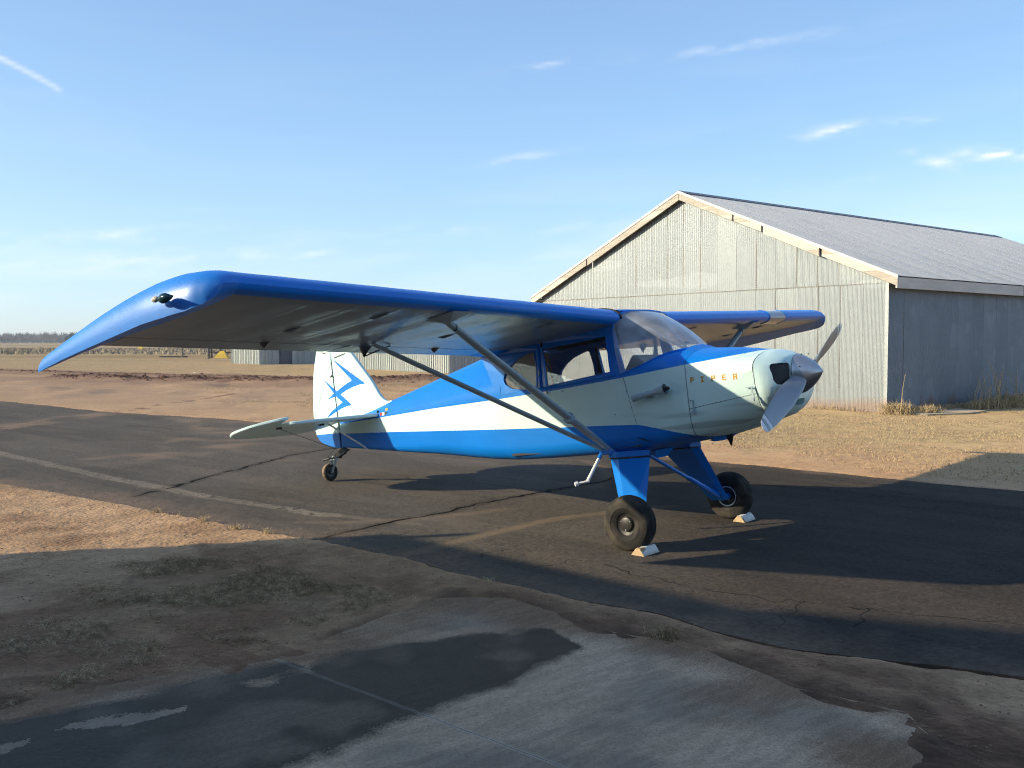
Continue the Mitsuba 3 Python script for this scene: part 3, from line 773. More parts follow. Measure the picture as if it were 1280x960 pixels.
def cap(h, x, facing):
    """A closed end wall of a section."""
    pts = [(y, z) for y, z in h]; pts = pts + [(-y, z) for y, z in pts[::-1] if y > 1e-6]
    pg = Polygon(pts).buffer(0)
    if pg.geom_type != 'Polygon': pg = max(pg.geoms, key=lambda g: g.area)
    v, f = trimesh.creation.triangulate_polygon(pg, engine='earcut')
    m = trimesh.Trimesh(np.stack([np.full(len(v), x), v[:, 0], v[:, 1]], 1), f, process=False)
    return m if m.face_normals[0][0] * facing > 0 else flip(m)


rear_x = np.concatenate([np.linspace(-4.2, -3.3, 7), np.linspace(-3.2, -1.36, 15)])
air('fuselage__rear_skin', loft(rear_x, [lower_half(x) + upper_half(x) for x in rear_x]), 'paint_livery', smooth=24)
cab_x = np.linspace(-1.36, 0.0, 9)
SILL = lambda x: float(np.interp(x, [-1.4, -.8, -.1, 0, .05], [-.50, -.508, -.472, -.475, -.475]))
air('fuselage__cabin_skin', loft(cab_x, [lower_half(x, SILL(x)) for x in cab_x]), 'paint_livery', smooth=30)
# the cowl deck in front of the windshield: the skin ends on the windshield's base curve
BASE = np.array([(.0, .482, -.475), (.10, .478, -.452), (.20, .462, -.420), (.30, .430, -.380), (.40, .372, -.345), (.47, .27, -.327), (.51, .16, -.318), (.525, .0, -.314)])


def base_at(x):
    return np.interp(x, BASE[:, 0], BASE[:, 1]), np.interp(x, BASE[:, 0], BASE[:, 2])


def deck_half(x):
    low = lower_half(x, min(sec(x)[3], base_at(x)[1] - .02) if x < .525 else None)
    if x >= .525: return low + upper_half(x, .85)
    yb, zb_ = base_at(x)
    y0, z0 = low[-1]
    out = []
    for t in np.linspace(0, 1, 11)[1:]:
        bul = .35 * t * (1 - t) * min(y0 - yb + .02, .2)
        out.append((y0 + (yb - y0) * t + bul, z0 + (zb_ - z0) * t + bul * .8))
    return low + out


front_x = np.concatenate([np.linspace(0, .4, 9), np.linspace(.43, .525, 7), [.545, .57, .60]])
air('fuselage__front_skin', loft(front_x, [deck_half(x) for x in front_x]), 'paint_livery', smooth=30)
cowl_x = np.linspace(.604, 1.166, 12)
air('cowling__skin', loft(cowl_x, [deck_half(x) for x in cowl_x]), 'paint_livery', smooth=30)
fire = deck_half(.60)
air('cowling__firewall', cap([(y * .985, z * 1.0 + (.004 if z < -.6 else -.004)) for y, z in fire], .60, 1), 'dark_trim')

# nose bowl with two cut openings, closed by dark plugs
def nose_ring(x, w, zt, zb, e, n=56):
    a = np.arange(n) * 2 * np.pi / n
    zc, h = (zt + zb) / 2, (zt - zb) / 2
    c, s = np.cos(a), np.sin(a)
    return np.stack([np.full(n, x), w * np.sign(c) * np.abs(c) ** e, zc + h * np.sign(s) * np.abs(s) ** e], 1)


def match_ring(x, n=56):
    """The cowl's own section resampled by angle, so that the bowl meets it."""
    h = deck_half(1.166); pts = np.array(h + [(-y, z) for y, z in h[::-1]][1:-1])
    zc = -.68
    ang = np.arctan2(pts[:, 1] - zc, pts[:, 0])
    o = np.argsort(ang); ang, pts = ang[o], pts[o]
    a = (np.arange(n) * 2 * np.pi / n + np.pi) % (2 * np.pi) - np.pi
    A = np.concatenate([ang - 2 * np.pi, ang, ang + 2 * np.pi]); Pp = np.vstack([pts] * 3)
    return np.stack([np.full(n, x), np.interp(a, A, Pp[:, 0]), np.interp(a, A, Pp[:, 1])], 1)


rings = [match_ring(1.172)]
for x, w, zt, zb, e, mx in ((1.20, .455, -.418, -.938, .80, .5), (1.235, .438, -.430, -.925, .82, .25), (1.27, .410, -.444, -.905, .85, 0), (1.300, .370, -.458, -.880, .88, 0), (1.322, .320, -.470, -.850, .92, 0), (1.334, .26, -.480, -.815, .96, 0), (1.338, .17, -.475, -.785, 1, 0)):
    r = nose_ring(x, w, zt, zb, e)
    if mx: q = match_ring(x); r[:, 1:] = r[:, 1:] * (1 - mx) + q[:, 1:] * mx
    rings.append(r)
R_ = np.stack(rings); n_ = R_.shape[1]
v = R_.reshape(-1, 3); f = []
for i in range(len(rings) - 1):
    for j in range(n_):
        k = (j + 1) % n_
        f += [[i * n_ + j, i * n_ + k, (i + 1) * n_ + k], [i * n_ + j, (i + 1) * n_ + k, (i + 1) * n_ + j]]
c0, c1 = len(v), len(v) + 1
v = np.vstack([v, R_[0].mean(0), R_[-1].mean(0)])
for j in range(n_):
    k = (j + 1) % n_
    f += [[c0, k, j], [c1, (len(rings) - 1) * n_ + j, (len(rings) - 1) * n_ + k]]
bowl = trimesh.Trimesh(v, f, process=True); bowl.fix_normals()
def rbox_prism(yc, zc, w, h, r, x0, x1):
    pg = shapely.box(yc - w / 2 + r, zc - h / 2 + r, yc + w / 2 - r, zc + h / 2 - r).buffer(r, quad_segs=6)
    m = trimesh.creation.extrude_polygon(pg, x1 - x0, engine='earcut')
    V = m.vertices.copy(); m = trimesh.Trimesh(np.stack([x0 + V[:, 2], V[:, 0], V[:, 1]], 1), m.faces, process=False); m.fix_normals()
    return m


try:
    cuts = trimesh.boolean.union([rbox_prism(s * .272, -.616, .226, .166, .05, 1.21, 1.5) for s in (-1, 1)], engine='manifold')
    cuts = trimesh.boolean.union([cuts, rbox_prism(0, -.845, .16, .05, .02, 1.2, 1.5)], engine='manifold')
    bowl_c = trimesh.boolean.difference([bowl, cuts], engine='manifold')
except Exception as ex:
    print('bowl boolean', ex); bowl_c = bowl
air('cowling__nose_bowl', bowl_c, 'paint_white', smooth=28, label='pale green white nose bowl with two black air inlets')
for s in (-1, 1):
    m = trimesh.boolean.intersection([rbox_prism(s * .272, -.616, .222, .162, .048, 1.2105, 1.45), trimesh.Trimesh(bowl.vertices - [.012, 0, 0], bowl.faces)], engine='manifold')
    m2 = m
    air('cowling__inlet_plug', m2, 'dark_trim', smooth=30)  # dark plug stands for the shade inside the inlet
air('cowling__carburettor_inlet', rbox_prism(0, -.845, .15, .042, .016, 1.205, 1.225), 'dark_trim')
# panel lines, latches, fasteners on both sides
for s in (1, -1):
    seams = []
    for (a, b) in (((.604, -.478), (.604, -1.03)), ((1.168, -.47), (1.168, -.90))):
        zz = np.linspace(a[1], b[1], 14)
        pts = []
        for z in zz:
            h = np.array(deck_half(a[0])); o = np.argsort(h[:, 1]); 
            k = h[:, 0] > .05
            pts.append((a[0], np.interp(z, h[k][np.argsort(h[k][:, 1])][:, 1], h[k][np.argsort(h[k][:, 1])][:, 0]) + .0005, z))
        seams.append(tube(pts, .0022, 4))
    hz = [(x, sec(x)[0] + .006, np.interp(x, [.604, 1.166], [-.815, -.748])) for x in np.linspace(.604, 1.166, 10)]
    seams.append(tube([(x, np.interp(z, *(lambda h: (h[np.argsort(h[:, 1])][:, 1], h[np.argsort(h[:, 1])][:, 0]))(np.array([q for q in lower_half(x) if q[0] > .05]))) + .0005, z) for x, _, z in hz], .0022, 4))
    seams.append(tube([(.02, sec(.02)[0] + .0055, -.50), (.06, sec(.06)[0] + .0065, -.70), (.10, sec(.1)[0] + .004, -.90)], .002, 4))
    for m in seams:
        air('fuselage__panel_seam', m if s == 1 else mirror(m), 'seam_grey')
    for (x, z) in ((.625, -.80), (1.13, -.745)):
        y = sec(x)[0] + .006
        l = cat([box((x, y + .004, z + .05), (.055, .006, .008)), box((x + .02, y + .004, z + .02), (.010, .006, .07)), box((x + .022, y + .006, z - .035), (.020, .010, .05)), box((x + .016, y + .010, z - .045), (.026, .010, .022))])
        air('cowling__latch', l if s == 1 else mirror(l), 'steel' if False else 'strut_grey')
    for (x, z) in ((.60, -.955), (-.10, -.80), (-.62, -.55), (.04, -.62)):
        c = trimesh.creation.icosphere(1, .009); c.apply_translation((x, (sec(x)[0] + .004) * 1, z))
        air('fuselage__fastener', c if s == 1 else mirror(c), 'strut_grey')

# lettering on the cowl, the same on both sides
GLYPH = {'P': [(0, 0, .012, .046), (0, .037, .034, .046), (.023, .018, .034, .046), (0, .018, .034, .027)], 'I': [(.011, 0, .023, .046), (.002, 0, .032, .009), (.002, .037, .032, .046)],
         'E': [(0, 0, .012, .046), (0, 0, .034, .009), (0, .0185, .030, .0275), (0, .037, .034, .046)],
         'R': [(0, 0, .012, .046), (0, .037, .034, .046), (.023, .018, .034, .046), (0, .018, .034, .027), (.021, 0, .034, .022)]}
for s in (1, -1):
    for ch, x, z in zip('PIPER', (.655, .745, .840, .931, 1.022), (-.590, -.592, -.595, -.597, -.600)):
        t = trimesh.creation.extrude_polygon(shapely.union_all([shapely.box(*q) for q in GLYPH[ch]]), .003, engine='earcut')
        c = t.bounds.mean(0)
        V = t.vertices - [c[0], c[1], 0]
        y = sec(x)[0] + .0035
        vv = np.stack([x + s * V[:, 0], np.full(len(V), 0) + s * (y + V[:, 2]), z + V[:, 1]], 1)
        m = trimesh.Trimesh(vv, t.faces, process=False)
        if m.volume < 0: m = flip(m)
        air('cowling__letter', m, 'gold_paint')
# venturi tube on the starboard side
vx = np.linspace(.13, .44, 9); vr = np.array([.030, .029, .026, .022, .019, .021, .028, .038, .043])
ven = tube([(x, .545, -.685 + (x - .13) * .16) for x in vx], vr, 16, caps=False)
air('venturi__tube', ven, 'strut_grey', smooth=40)
air('venturi__throat', tube([(.415, .545, -.639), (.445, .545, -.635), (.45, .545, -.634), (.475, .545, -.632)], [.032, .014, .014, .014], 12), 'dark_trim')
air('venturi__outlet', tube([(.14, .545, -.684), (.15, .545, -.683)], .024, 12), 'dark_trim')
air('venturi__bracket', cat([box((.26, .515, -.664), (.05, .06, .012)), box((.26, .492, -.664), (.07, .006, .06))]), 'strut_grey')

# ---- cabin
def cabin_side(poly, holes, th=.022):
    pg = Polygon(poly, holes)
    pg = shapely.segmentize(pg, .06)
    v, f = trimesh.creation.triangulate_polygon(pg, engine='earcut')
    m = trimesh.creation.extrude_polygon(pg, th, engine='earcut')
    return m


def cab_y(x, z):
    return np.interp(x, ST[:, 0], ST[:, 1]) + .003 - .045 * np.clip((z + .50) / .45, 0, 1.2)


WIN1 = [(-.795, -.492), (-.105, -.440), (-.135, -.125), (-.83, -.150)]
def rounded(pts, r): return list(Polygon(pts).buffer(-r).buffer(r, quad_segs=6).exterior.coords)
rw = [(-.905, -.497), (-1.10, -.493), (-1.20, -.478), (-1.285, -.43), (-1.315, -.375), (-1.29, -.32), (-1.22, -.255), (-1.12, -.20), (-1.0, -.165), (-.925, -.15), (-.90, -.30)]
WIN2 = rounded(rw, .035)
top_z = lambda x: float(np.interp(x, [-1.7, 0.05], [-.10, .0]))
frame_poly = [(-1.42, -.515), (-.8, -.517), (-.1, -.485), (.035, -.482), (.02, -.40), (-.035, -.20), (-.065, -.03), (-.8, -.055), (-1.55, -.10), (-1.62, -.13), (-1.50, -.34)]
for s in (1, -1):
    m = cabin_side(frame_poly, [WIN1, WIN2])
    V = m.vertices
    y = cab_y(V[:, 0], V[:, 1]) - .024 + V[:, 2]
    m = trimesh.Trimesh(np.stack([V[:, 0], y, V[:, 1]], 1), m.faces, process=False)
    if m.volume < 0: m = flip(m)
    air('cabin_side', m if s == 1 else mirror(m), 'paint_blue', label=None)
    for nm, W in (('cabin_side__front_window', WIN1), ('cabin_side__rear_window', WIN2)):
        pg = Polygon(W).buffer(.006)
        v, f = trimesh.creation.triangulate_polygon(shapely.segmentize(pg, .08), engine='earcut')
        g = trimesh.Trimesh(np.stack([v[:, 0], cab_y(v[:, 0], v[:, 1]) - .012, v[:, 1]], 1), f, process=False)
        g = g if g.face_normals[0][1] > 0 else flip(g)
        key = nm if s == 1 else nm.replace('cabin_side', 'cabin_side_001')
        air(key, g if s == 1 else mirror(g), 'plexi' if 'front' in nm else 'dusty_plexi')
        rimp = Polygon(W).exterior
        rim = tube([(x, float(cab_y(x, z)) + .002, z) for x, z in list(shapely.segmentize(rimp, .05).coords)], .006, 5, caps=False)
        air(key + '_rim', rim if s == 1 else mirror(rim), 'paint_blue', smooth=40)
    # sill strip worn down to bare metal and the post behind the door
    sillm = tube([(x, float(cab_y(x, -.50)) + .004, float(np.interp(x, [-.83, -.07], [-.512, -.468]))) for x in np.linspace(-.85, -.06, 6)], .010, 6)
    key = 'cabin_side__door_sill' if s == 1 else 'cabin_side_001__door_sill'
    air(key, sillm if s == 1 else mirror(sillm), 'paint_blue', smooth=40)
    postm = tube([(-.855 - .02 * t, float(cab_y(-.86, -.5 + .36 * t)) + .004, -.51 + .37 * t) for t in np.linspace(0, 1, 5)], .013, 6)
    key = key.replace('door_sill', 'door_post')
    air(key, postm if s == 1 else mirror(postm), 'paint_blue', smooth=40)
    hg = cat([tube([(-.86, float(cab_y(-.86, z)) + .016, z - .02), (-.86, float(cab_y(-.86, z)) + .016, z + .02)], .008, 6) for z in (-.47, -.36)] + [box((-.80, cab_y(-.8, -.52) + .012, -.545), (.03, .016, .018))])
    air(key.replace('door_post', 'hinge'), hg if s == 1 else mirror(hg), 'steel')
labels['airplane__cabin_side'] = {'label': 'starboard blue cabin side frame with door window and rounded rear window'}
labels['airplane__cabin_side_001'] = {'label': 'port blue cabin side frame on the far side'}

# windshield: lofted from the base curve up to the wing's leading edge
def curve(pts, n):
    L = LineString(pts); return np.array([L.interpolate(t, normalized=True).coords[0] for t in np.linspace(0, 1, n)])


half_b = BASE + np.array([0, 0, .002])
half_b = np.vstack([[(-.005, .484, -.474)], half_b[1:]])
base_c = np.vstack([half_b, (half_b * [1, -1, 1])[::-1][1:]])
top_h = np.array([(-.058, .452, -.09), (-.05, .440, -.03), (-.035, .415, .025), (-.005, .36, .055), (.015, .25, .072), (.02, .12, .078), (.02, 0, .08)])
top_c = np.vstack([top_h, (top_h * [1, -1, 1])[::-1][1:]])
nB = 49
Bc, Tc = curve(base_c, nB), curve(top_c, nB)
WS = []
for t in np.linspace(0, 1, 13):
    mid = Bc * (1 - t) + Tc * t
    sarc = np.linspace(-1, 1, nB)
    out = np.stack([.10 * (1 - np.abs(sarc) ** 2.2), .035 * np.sign(-sarc) * np.abs(sarc) ** 1.0, .06 * (1 - sarc ** 2)], 1) * (4 * t * (1 - t))[..., None] if False else np.stack([.038 * (1 - np.abs(sarc) ** 3), -.022 * np.sign(sarc) * np.minimum(1, np.abs(sarc) * 1.5), .020 * (1 - sarc ** 2)], 1) * (4 * t * (1 - t))
    WS.append(mid + out)
ws = grid_mesh(np.stack(WS))
air('windshield__pane', ws, 'glare_plexi', smooth=True, label='clear curved windshield with white sky glare put into its colour')
rim = cat([tube(Bc + [0, 0, .004], .008, 6), tube(Tc + [0, 0, .0], .009, 6)])
air('windshield__rim', rim, 'paint_blue', smooth=40)
br = cat([tube([(.40, 0, -.33), (-.02, s * .30, .03)], .011, 8) for s in (1, -1)])
air('windshield__brace', br, 'strut_grey', smooth=40)
cmp_ = cat([box((.16, -.02, -.10), (.07, .07, .06)), tube([(.18, -.02, -.07), (.12, -.02, .02)], .005, 5)])
air('windshield__compass', cmp_, 'black_metal')

# interior
pan = Polygon([(-.44, -.80), (.44, -.80), (.44, -.46), (.30, -.335), (-.30, -.335), (-.44, -.46)]).buffer(.02)
pm = trimesh.creation.extrude_polygon(pan, .03, engine='earcut'); V = pm.vertices
pm = trimesh.Trimesh(np.stack([.02 + V[:, 2], V[:, 0], V[:, 1]], 1), pm.faces, process=False); pm.fix_normals()
air('instrument_panel', pm, 'dark_trim')
gs_x = np.linspace(.06, .52, 12)
gsP = np.array([[(x, yb * q, zb_ + .012 * (1 - q * q) - .006) for q in np.linspace(-1, 1, 13)] for x in gs_x for yb, zb_ in [base_at(x)]])
gm = grid_mesh(gsP); gm = gm if gm.face_normals.mean(0)[2] > 0 else flip(gm)
air('instrument_panel__glare_shield', gm, 'dark_trim', smooth=40)
for s in (1, -1):
    yk = cat([tube([(.02, s * .22, -.62), (-.22, s * .22, -.58)], .014, 8), tube([(-.22, s * .22 - .12, -.54), (-.22, s * .22 - .11, -.60), (-.22, s * .22 + .11, -.60), (-.22, s * .22 + .12, -.54)], .014, 8)])
    air('control_yoke', yk, 'black_metal', smooth=40)

    def seat(xc, yc, w, ztop):
        b = shapely.box(-w / 2, 0, w / 2, ztop).buffer(-.06).buffer(.06)
        m = trimesh.creation.extrude_polygon(b, .10, engine='earcut'); V = m.vertices
        m = trimesh.Trimesh(np.stack([xc - .10 * V[:, 1] / .5 + V[:, 2], yc + V[:, 0], -.98 + V[:, 1]], 1), m.faces, process=False); m.fix_normals()
        c_ = box((xc + .28, yc, -.84), (.46, w, .12)); return cat([m, c_])
    air('front_seat', seat(-.58, s * .225, .40, .48), 'grey_cloth')
air('rear_seat', seat(-1.22, 0, .80, .46), 'tan_cloth')
air('cabin_floor', box((-.6, 0, -1.08), (1.4, .90, .02)), 'grey_cloth')
bk = Polygon([(-.42, -1.08), (.42, -1.08), (.43, -.5), (.40, -.12), (-.40, -.12), (-.43, -.5)])
bm = trimesh.creation.extrude_polygon(bk, .012, engine='earcut'); V = bm.vertices
bm = trimesh.Trimesh(np.stack([-1.40 + V[:, 2], V[:, 0], V[:, 1]], 1), bm.faces, process=False); bm.fix_normals()
air('cabin_bulkhead', bm, 'tan_cloth')
hl = grid_mesh(np.array([[(x, y, -.045 - .05 * abs(x) / 1.5) for y in np.linspace(-.44, .44, 3)] for x in np.linspace(-.08, -1.42, 3)]))
air('cabin_headliner', hl if hl.face_normals.mean(0)[2] < 0 else flip(hl), 'grey_cloth')
tubes_ = []
for s in (1, -1):
    tubes_ += [tube([(-.07, s * .42, -.05), (-.02, s * .44, -.47), (.02, s * .44, -.80)], .014, 8), tube([(-.84, s * .43, -.08), (-.83, s * .455, -.52)], .014, 8)]
air('cabin_frame_tubes', cat(tubes_), 'dark_trim', smooth=40)

# ---- wings
AX = np.array([0, .006, .0125, .025, .05, .1, .2, .3, .4, .5, .6, .7, .8, .9, 1.0])
AU = np.array([0, .018, .026, .037, .052, .069, .086, .091, .089, .082, .071, .056, .039, .020, .002])
AL = np.array([0, -.014, -.019, -.024, -.029, -.033, -.034, -.032, -.029, -.025, -.021, -.016, -.011, -.006, -.001])
CH, DIH, TILT = 1.6, .0305, .0812


def zu(x, y): return DIH * y - TILT * -x + CH * np.interp(-x / CH, AX, AU)
def zl_(x, y): return DIH * y - TILT * -x + CH * np.interp(-x / CH, AX, AL)


def wing_piece(xs, ys, up=True, lowr=True, closed=True):
    """Lofts the airfoil between the chordwise stations xs (from front to rear)."""
    rows = []
    for y in ys:
        u = [(x, y, zu(x, y)) for x in xs]; l = [(x, y, zl_(x, y)) for x in xs]
        rows.append((u[::-1] + l) if (up and lowr) else (u if up else l))
    P = np.array(rows)
    if closed: P = np.concatenate([P, P[:, :1]], 1)
    m = grid_mesh(P)
    parts = [m]
    if closed:
        for e in (0, -1):
            c = P[e].mean(0); n = P.shape[1]
            V = np.vstack([P[e], c]); parts.append(trimesh.Trimesh(V, [[i, i + 1, n] for i in range(n - 1)], process=False))
    m = cat(parts); m.merge_vertices(); m.fix_normals()
    return m


LEX = -CH * np.array([0, .002, .006, .0125, .02, .03, .045])
MX = np.concatenate([LEX, -CH * np.linspace(.06, .80, 24)])
YW = np.linspace(.39, 4.15, 40)


def fabric_sag(m, lower=True):
    """Fabric pulled in a little between the ribs."""
    V = m.vertices.copy()
    ph = (V[:, 1] - .39) / .376
    s = np.sin(np.pi * (ph % 1)) ** 2
    k = np.clip((-V[:, 0] - .12) / .15, 0, 1) * np.clip((1.28 + V[:, 0]) / .15, 0, 1)
    V[:, 2] += (.006 if lower else -.005) * s * k
    return trimesh.Trimesh(V, m.faces, process=False)


YF = np.linspace(.39, 4.15, 121)
for s in (1, -1):
    W = 'wing' if s == 1 else 'wing_001'
    pl = lambda m, s=s: m if s == 1 else mirror(m)
    up = [(x) for x in MX]
    rows = []
    for y in YF:
        rows.append([(x, y, zu(x, y)) for x in MX[::-1]] + [(x, y, zl_(x, y)) for x in LEX[1:]])
    m = grid_mesh(np.array(rows))
    if m.face_normals[np.argmax(m.triangles_center[:, 2])][2] < 0: m = flip(m)
    air(W + '__upper_skin', pl(fabric_sag(m, False)), 'paint_blue', smooth=40, label='glossy blue upper skin and leading edge')
    lx = np.concatenate([[LEX[-1]], MX[len(LEX):]])
    m = grid_mesh(np.array([[(x, y, zl_(x, y)) for x in lx] for y in YF]))
    m = m if m.face_normals.mean(0)[2] < 0 else flip(m)
    air(W + '__lower_skin', pl(fabric_sag(m)), 'wing_under', smooth=40, label='glossy grey fabric underside')
    # the rear face of the spar bay, the root rib and the root seal
    rf = grid_mesh(np.array([[(-1.28, y, zl_(-1.28, y) * (1 - t) + zu(-1.28, y) * t) for t in (0, 1)] for y in (.39, 4.15)]))
    air(W + '__rear_spar', pl(rf), 'dark_trim')
    xs = MX
    pts = [(x, zu(x, .39)) for x in xs[::-1]] + [(x, zl_(x, .39)) for x in xs[1:]]
    v, f = trimesh.creation.triangulate_polygon(Polygon(pts).buffer(0), engine='earcut')
    rr = trimesh.Trimesh(np.stack([v[:, 0], np.full(len(v), .3905), v[:, 1]], 1), f, process=False); rr = rr if rr.face_normals[0][1] < 0 else flip(rr)
    air(W + '__root_rib', pl(rr), 'dark_trim')
    sealx = MX[:16]
    seal = tube([(x, .392, zu(x, .39)) for x in sealx[::-1]] + [(x, .392, zl_(x, .39)) for x in sealx[1:12]], .012, 6)
    air(W + '__root_seal', pl(seal), 'dark_trim', smooth=40)
    for nm, y0, y1 in (('flap', .56, 2.28), ('aileron', 2.31, 4.13)):
        xs = np.linspace(-1.292, -1.60, 7)
        m = wing_piece(xs, np.linspace(y0, y1, 12))
        air(W + '__' + nm, pl(m), 'wing_under', smooth=30)
        for hy in ([3.08] if nm == 'aileron' else [1.34]):
            z0 = zl_(-1.28, hy)
            hb = hull([(-1.24, hy - .010, z0 + .006), (-1.24, hy + .010, z0 + .006), (-1.34, hy - .010, z0 + .0), (-1.34, hy + .010, z0 + .0), (-1.31, hy - .006, z0 - .034), (-1.31, hy + .006, z0 - .034)])
            air(W + '__' + nm + '_hinge', pl(hb), 'black_metal')
    # drooped wingtip
    tx = -CH * (1 - np.cos(np.linspace(0, math.pi, 46))) / 2
    ye = lambda x: np.interp(-x, [0, .012, .05, .12, .25, .5, 1.0, 1.5, 1.6], [4.245, 4.275, 4.325, 4.375, 4.415, 4.445, 4.475, 4.49, 4.49])
    ze = lambda x: np.interp(-x, [0, .02, .06, .14, .3, .48, .89, 1.3, 1.6], [.108, .060, .020, -.005, -.018, -.028, -.074, -.118, -.160])
    P = []
    nv = 15
    for x in tx:
        U = np.array([x, 4.15, zu(x, 4.15)]); L = np.array([x, 4.15, zl_(x, 4.15)])
        E = np.array([x * 1.07, ye(x), ze(x)])
        C1 = np.array([x * 1.0, ye(x) + .035, U[2] - .004 + .008 * (x < -.02)])
        C2 = np.array([x * 1.03, 4.27, L[2] * .6 + E[2] * .4])
        row = []
        for t in np.linspace(0, 1, nv): row.append((1 - t) ** 2 * U + 2 * t * (1 - t) * C1 + t * t * E)
        for t in np.linspace(0, 1, 9)[1:]: row.append((1 - t) ** 2 * E + 2 * t * (1 - t) * C2 + t * t * L)
        P.append(row)
    m = grid_mesh(np.array(P)); m.merge_vertices(); m.fix_normals()
    if m.face_normals[np.argmax(m.triangles_center[:, 1])][1] < 0: m = flip(m)
    air(W + '__tip', pl(m), 'paint_tip', smooth=42, label='drooped blue wingtip')
    # navigation light
    lens_m = 'clear_lens'
    c0_ = np.array([-.235, 4.462, .070])
    base_l = hull(np.vstack([trimesh.creation.icosphere(2, 1).vertices * [.046, .025, .028] + c0_, [c0_ + [.085, -.01, 0]]]))
    air(W + '__navigation_light', pl(base_l), 'green_metal' if s == 1 else 'red_metal', smooth=40)
    bulb = trimesh.creation.icosphere(2, 1); bulb.apply_transform(np.diag([.028, .017, .017, 1])); bulb.apply_translation(c0_ + [-.066, .012, .004])
    air(W + '__navigation_light_lens', pl(bulb), 'amber', smooth=True)
    # strut fittings, tie-down ring, drain fairings
    fit = cat([hull([(-.02, 2.25, DIH * 2.3 - .052), (-.30, 2.25, DIH * 2.3 - .078), (-.30, 2.45, DIH * 2.4 - .078), (-.02, 2.45, DIH * 2.4 - .052), (-.2, 2.33, DIH * 2.33 - .115), (-.16, 2.35, DIH * 2.33 - .11)])])
    air(W + '__strut_fitting', pl(fit), 'strut_grey')
    ring = trimesh.creation.torus(.022, .004, major_sections=16, minor_sections=6); ring.apply_transform(trimesh.transformations.rotation_matrix(math.pi / 2, [1, 0, 0])); ring.apply_translation((-.19, 2.27, DIH * 2.27 - .135))
    air(W + '__tie_down_ring', pl(ring), 'black_metal', smooth=True)
    for (x, y) in ((-.22, 1.2), (-.75, 1.75), (-.28, 2.9), (-.8, 3.2)):
        z0 = zl_(x, y)
        sc = hull([(x + .10, y - .012, z0 + .004), (x + .10, y + .012, z0 + .004), (x - .10, y - .02, z0 + .002), (x - .10, y + .02, z0 + .002), (x - .04, y, z0 - .014)])
        air(W + '__drain_fairing', pl(sc), 'wing_under')
    cb = cat([tube([(-1.20, 1.95, -.065), (-1.34, 2.12, -.135)], .006, 6), hull([(-1.30, 2.06, -.055), (-1.30, 2.17, -.05), (-1.39, 2.11, -.058), (-1.34, 2.115, -.145)])])
    air(W + '__aileron_horn', pl(cb), 'black_metal')

    # lift struts
    def strut(a, b, chord, thick, key):
        a, b = np.array(a), np.array(b); ax = (b - a) / np.linalg.norm(b - a)
        cx = np.array([1.0, 0, 0]) - ax * ax[0]; cx /= np.linalg.norm(cx); tn = np.cross(ax, cx)
        an = np.linspace(0, 2 * np.pi, 17)[:-1]
        prof = [(math.cos(t) * chord / 2 * (1 if math.cos(t) > 0 else 1.15), math.sin(t) * thick / 2) for t in an]
        rows = []
        for t in np.linspace(0, 1, 7):
            c = a + (b - a) * t; k_ = 1.0 if .03 < t < .97 else .75
            rows.append([c + cx * p * k_ + tn * q * k_ for p, q in prof])
        P = np.array(rows); P = np.concatenate([P, P[:, :1]], 1)
        m = grid_mesh(P); m.merge_vertices()
        ends = [hull(P[0]), hull(P[-1])] if False else []
        m.fix_normals()
        return air(key, pl(m), 'strut_grey', smooth=50)

    zf = DIH * 2.33 - .085
    strut((-.20, 2.335, -.025), (-.225, .425, -1.105), .078, .046, W + '__front_strut')
    strut((-1.185, 2.15, -.055), (-.275, .44, -1.10), .055, .036, W + '__rear_strut')
    cl = tube([(-.209, 1.28, -.585 - .048), (-.2095, 1.235, -.61 - .048)], .045, 10)
    air(W + '__strut_collar', pl(tube([np.array([-.20, 2.335, -.025]) * (1 - t) + np.array([-.225, .425, -1.105]) * t for t in (.70, .716)], [.047, .047], 14)), 'strut_grey', smooth=40)
    fitb = hull([(-.16, .40, -1.07), (-.34, .40, -1.07), (-.16, .40, -1.14), (-.34, .40, -1.14), (-.20, .475, -1.085), (-.29, .475, -1.085), (-.20, .475, -1.13), (-.29, .475, -1.13)])
    air('fuselage__strut_fitting', pl(fitb), 'paint_blue')
labels['airplane__wing'] = {'label': 'starboard wing reaching towards the viewer, grey underside in shade'}
labels['airplane__wing_001'] = {'label': 'port wing on the far side with a landing light in its leading edge'}
mat('green_metal', (.008, .05, .06), .15, metallic=.5, clear=1)
mat('red_metal', (.2, .01, .01), .2)
mat('lamp_lens', (.26, .26, .27), .12, spec=.8, clear=1)
# landing light lens in the far wing's leading edge
lx_ = np.concatenate([-CH * np.array([.08, .06, .045, .03, .02, .0125, .006, .002]), [0]])
rows = []
for y in np.linspace(2.64, 3.05, 9):
    u = [(x + .001, y, zu(x, y) + .0035) for x in lx_]; l = [(x + .003, y, zl_(x, y) - .0035) for x in lx_[::-1][1:]]
    l[0] = (l[0][0] + .002, *l[0][1:])
    rows.append(u + l)
m = grid_mesh(np.array(rows)); r_ = m.face_normals[np.argmax(m.triangles_center[:, 2])]
m = m if r_[2] > 0 else flip(m)
air('wing_001__landing_light', mirror(m), 'lamp_lens', smooth=40, label='grey translucent landing light cover in the far leading edge')
rimp = [tube([(x + .002, y, zu(x, y) + .004) for x in lx_] + [(x + .004, y, zl_(x, y) - .004) for x in lx_[::-1][1:]], .004, 5) for y in (2.63, 3.06)]
air('wing_001__landing_light_rim', mirror(cat(rimp)), 'paint_blue', smooth=40)

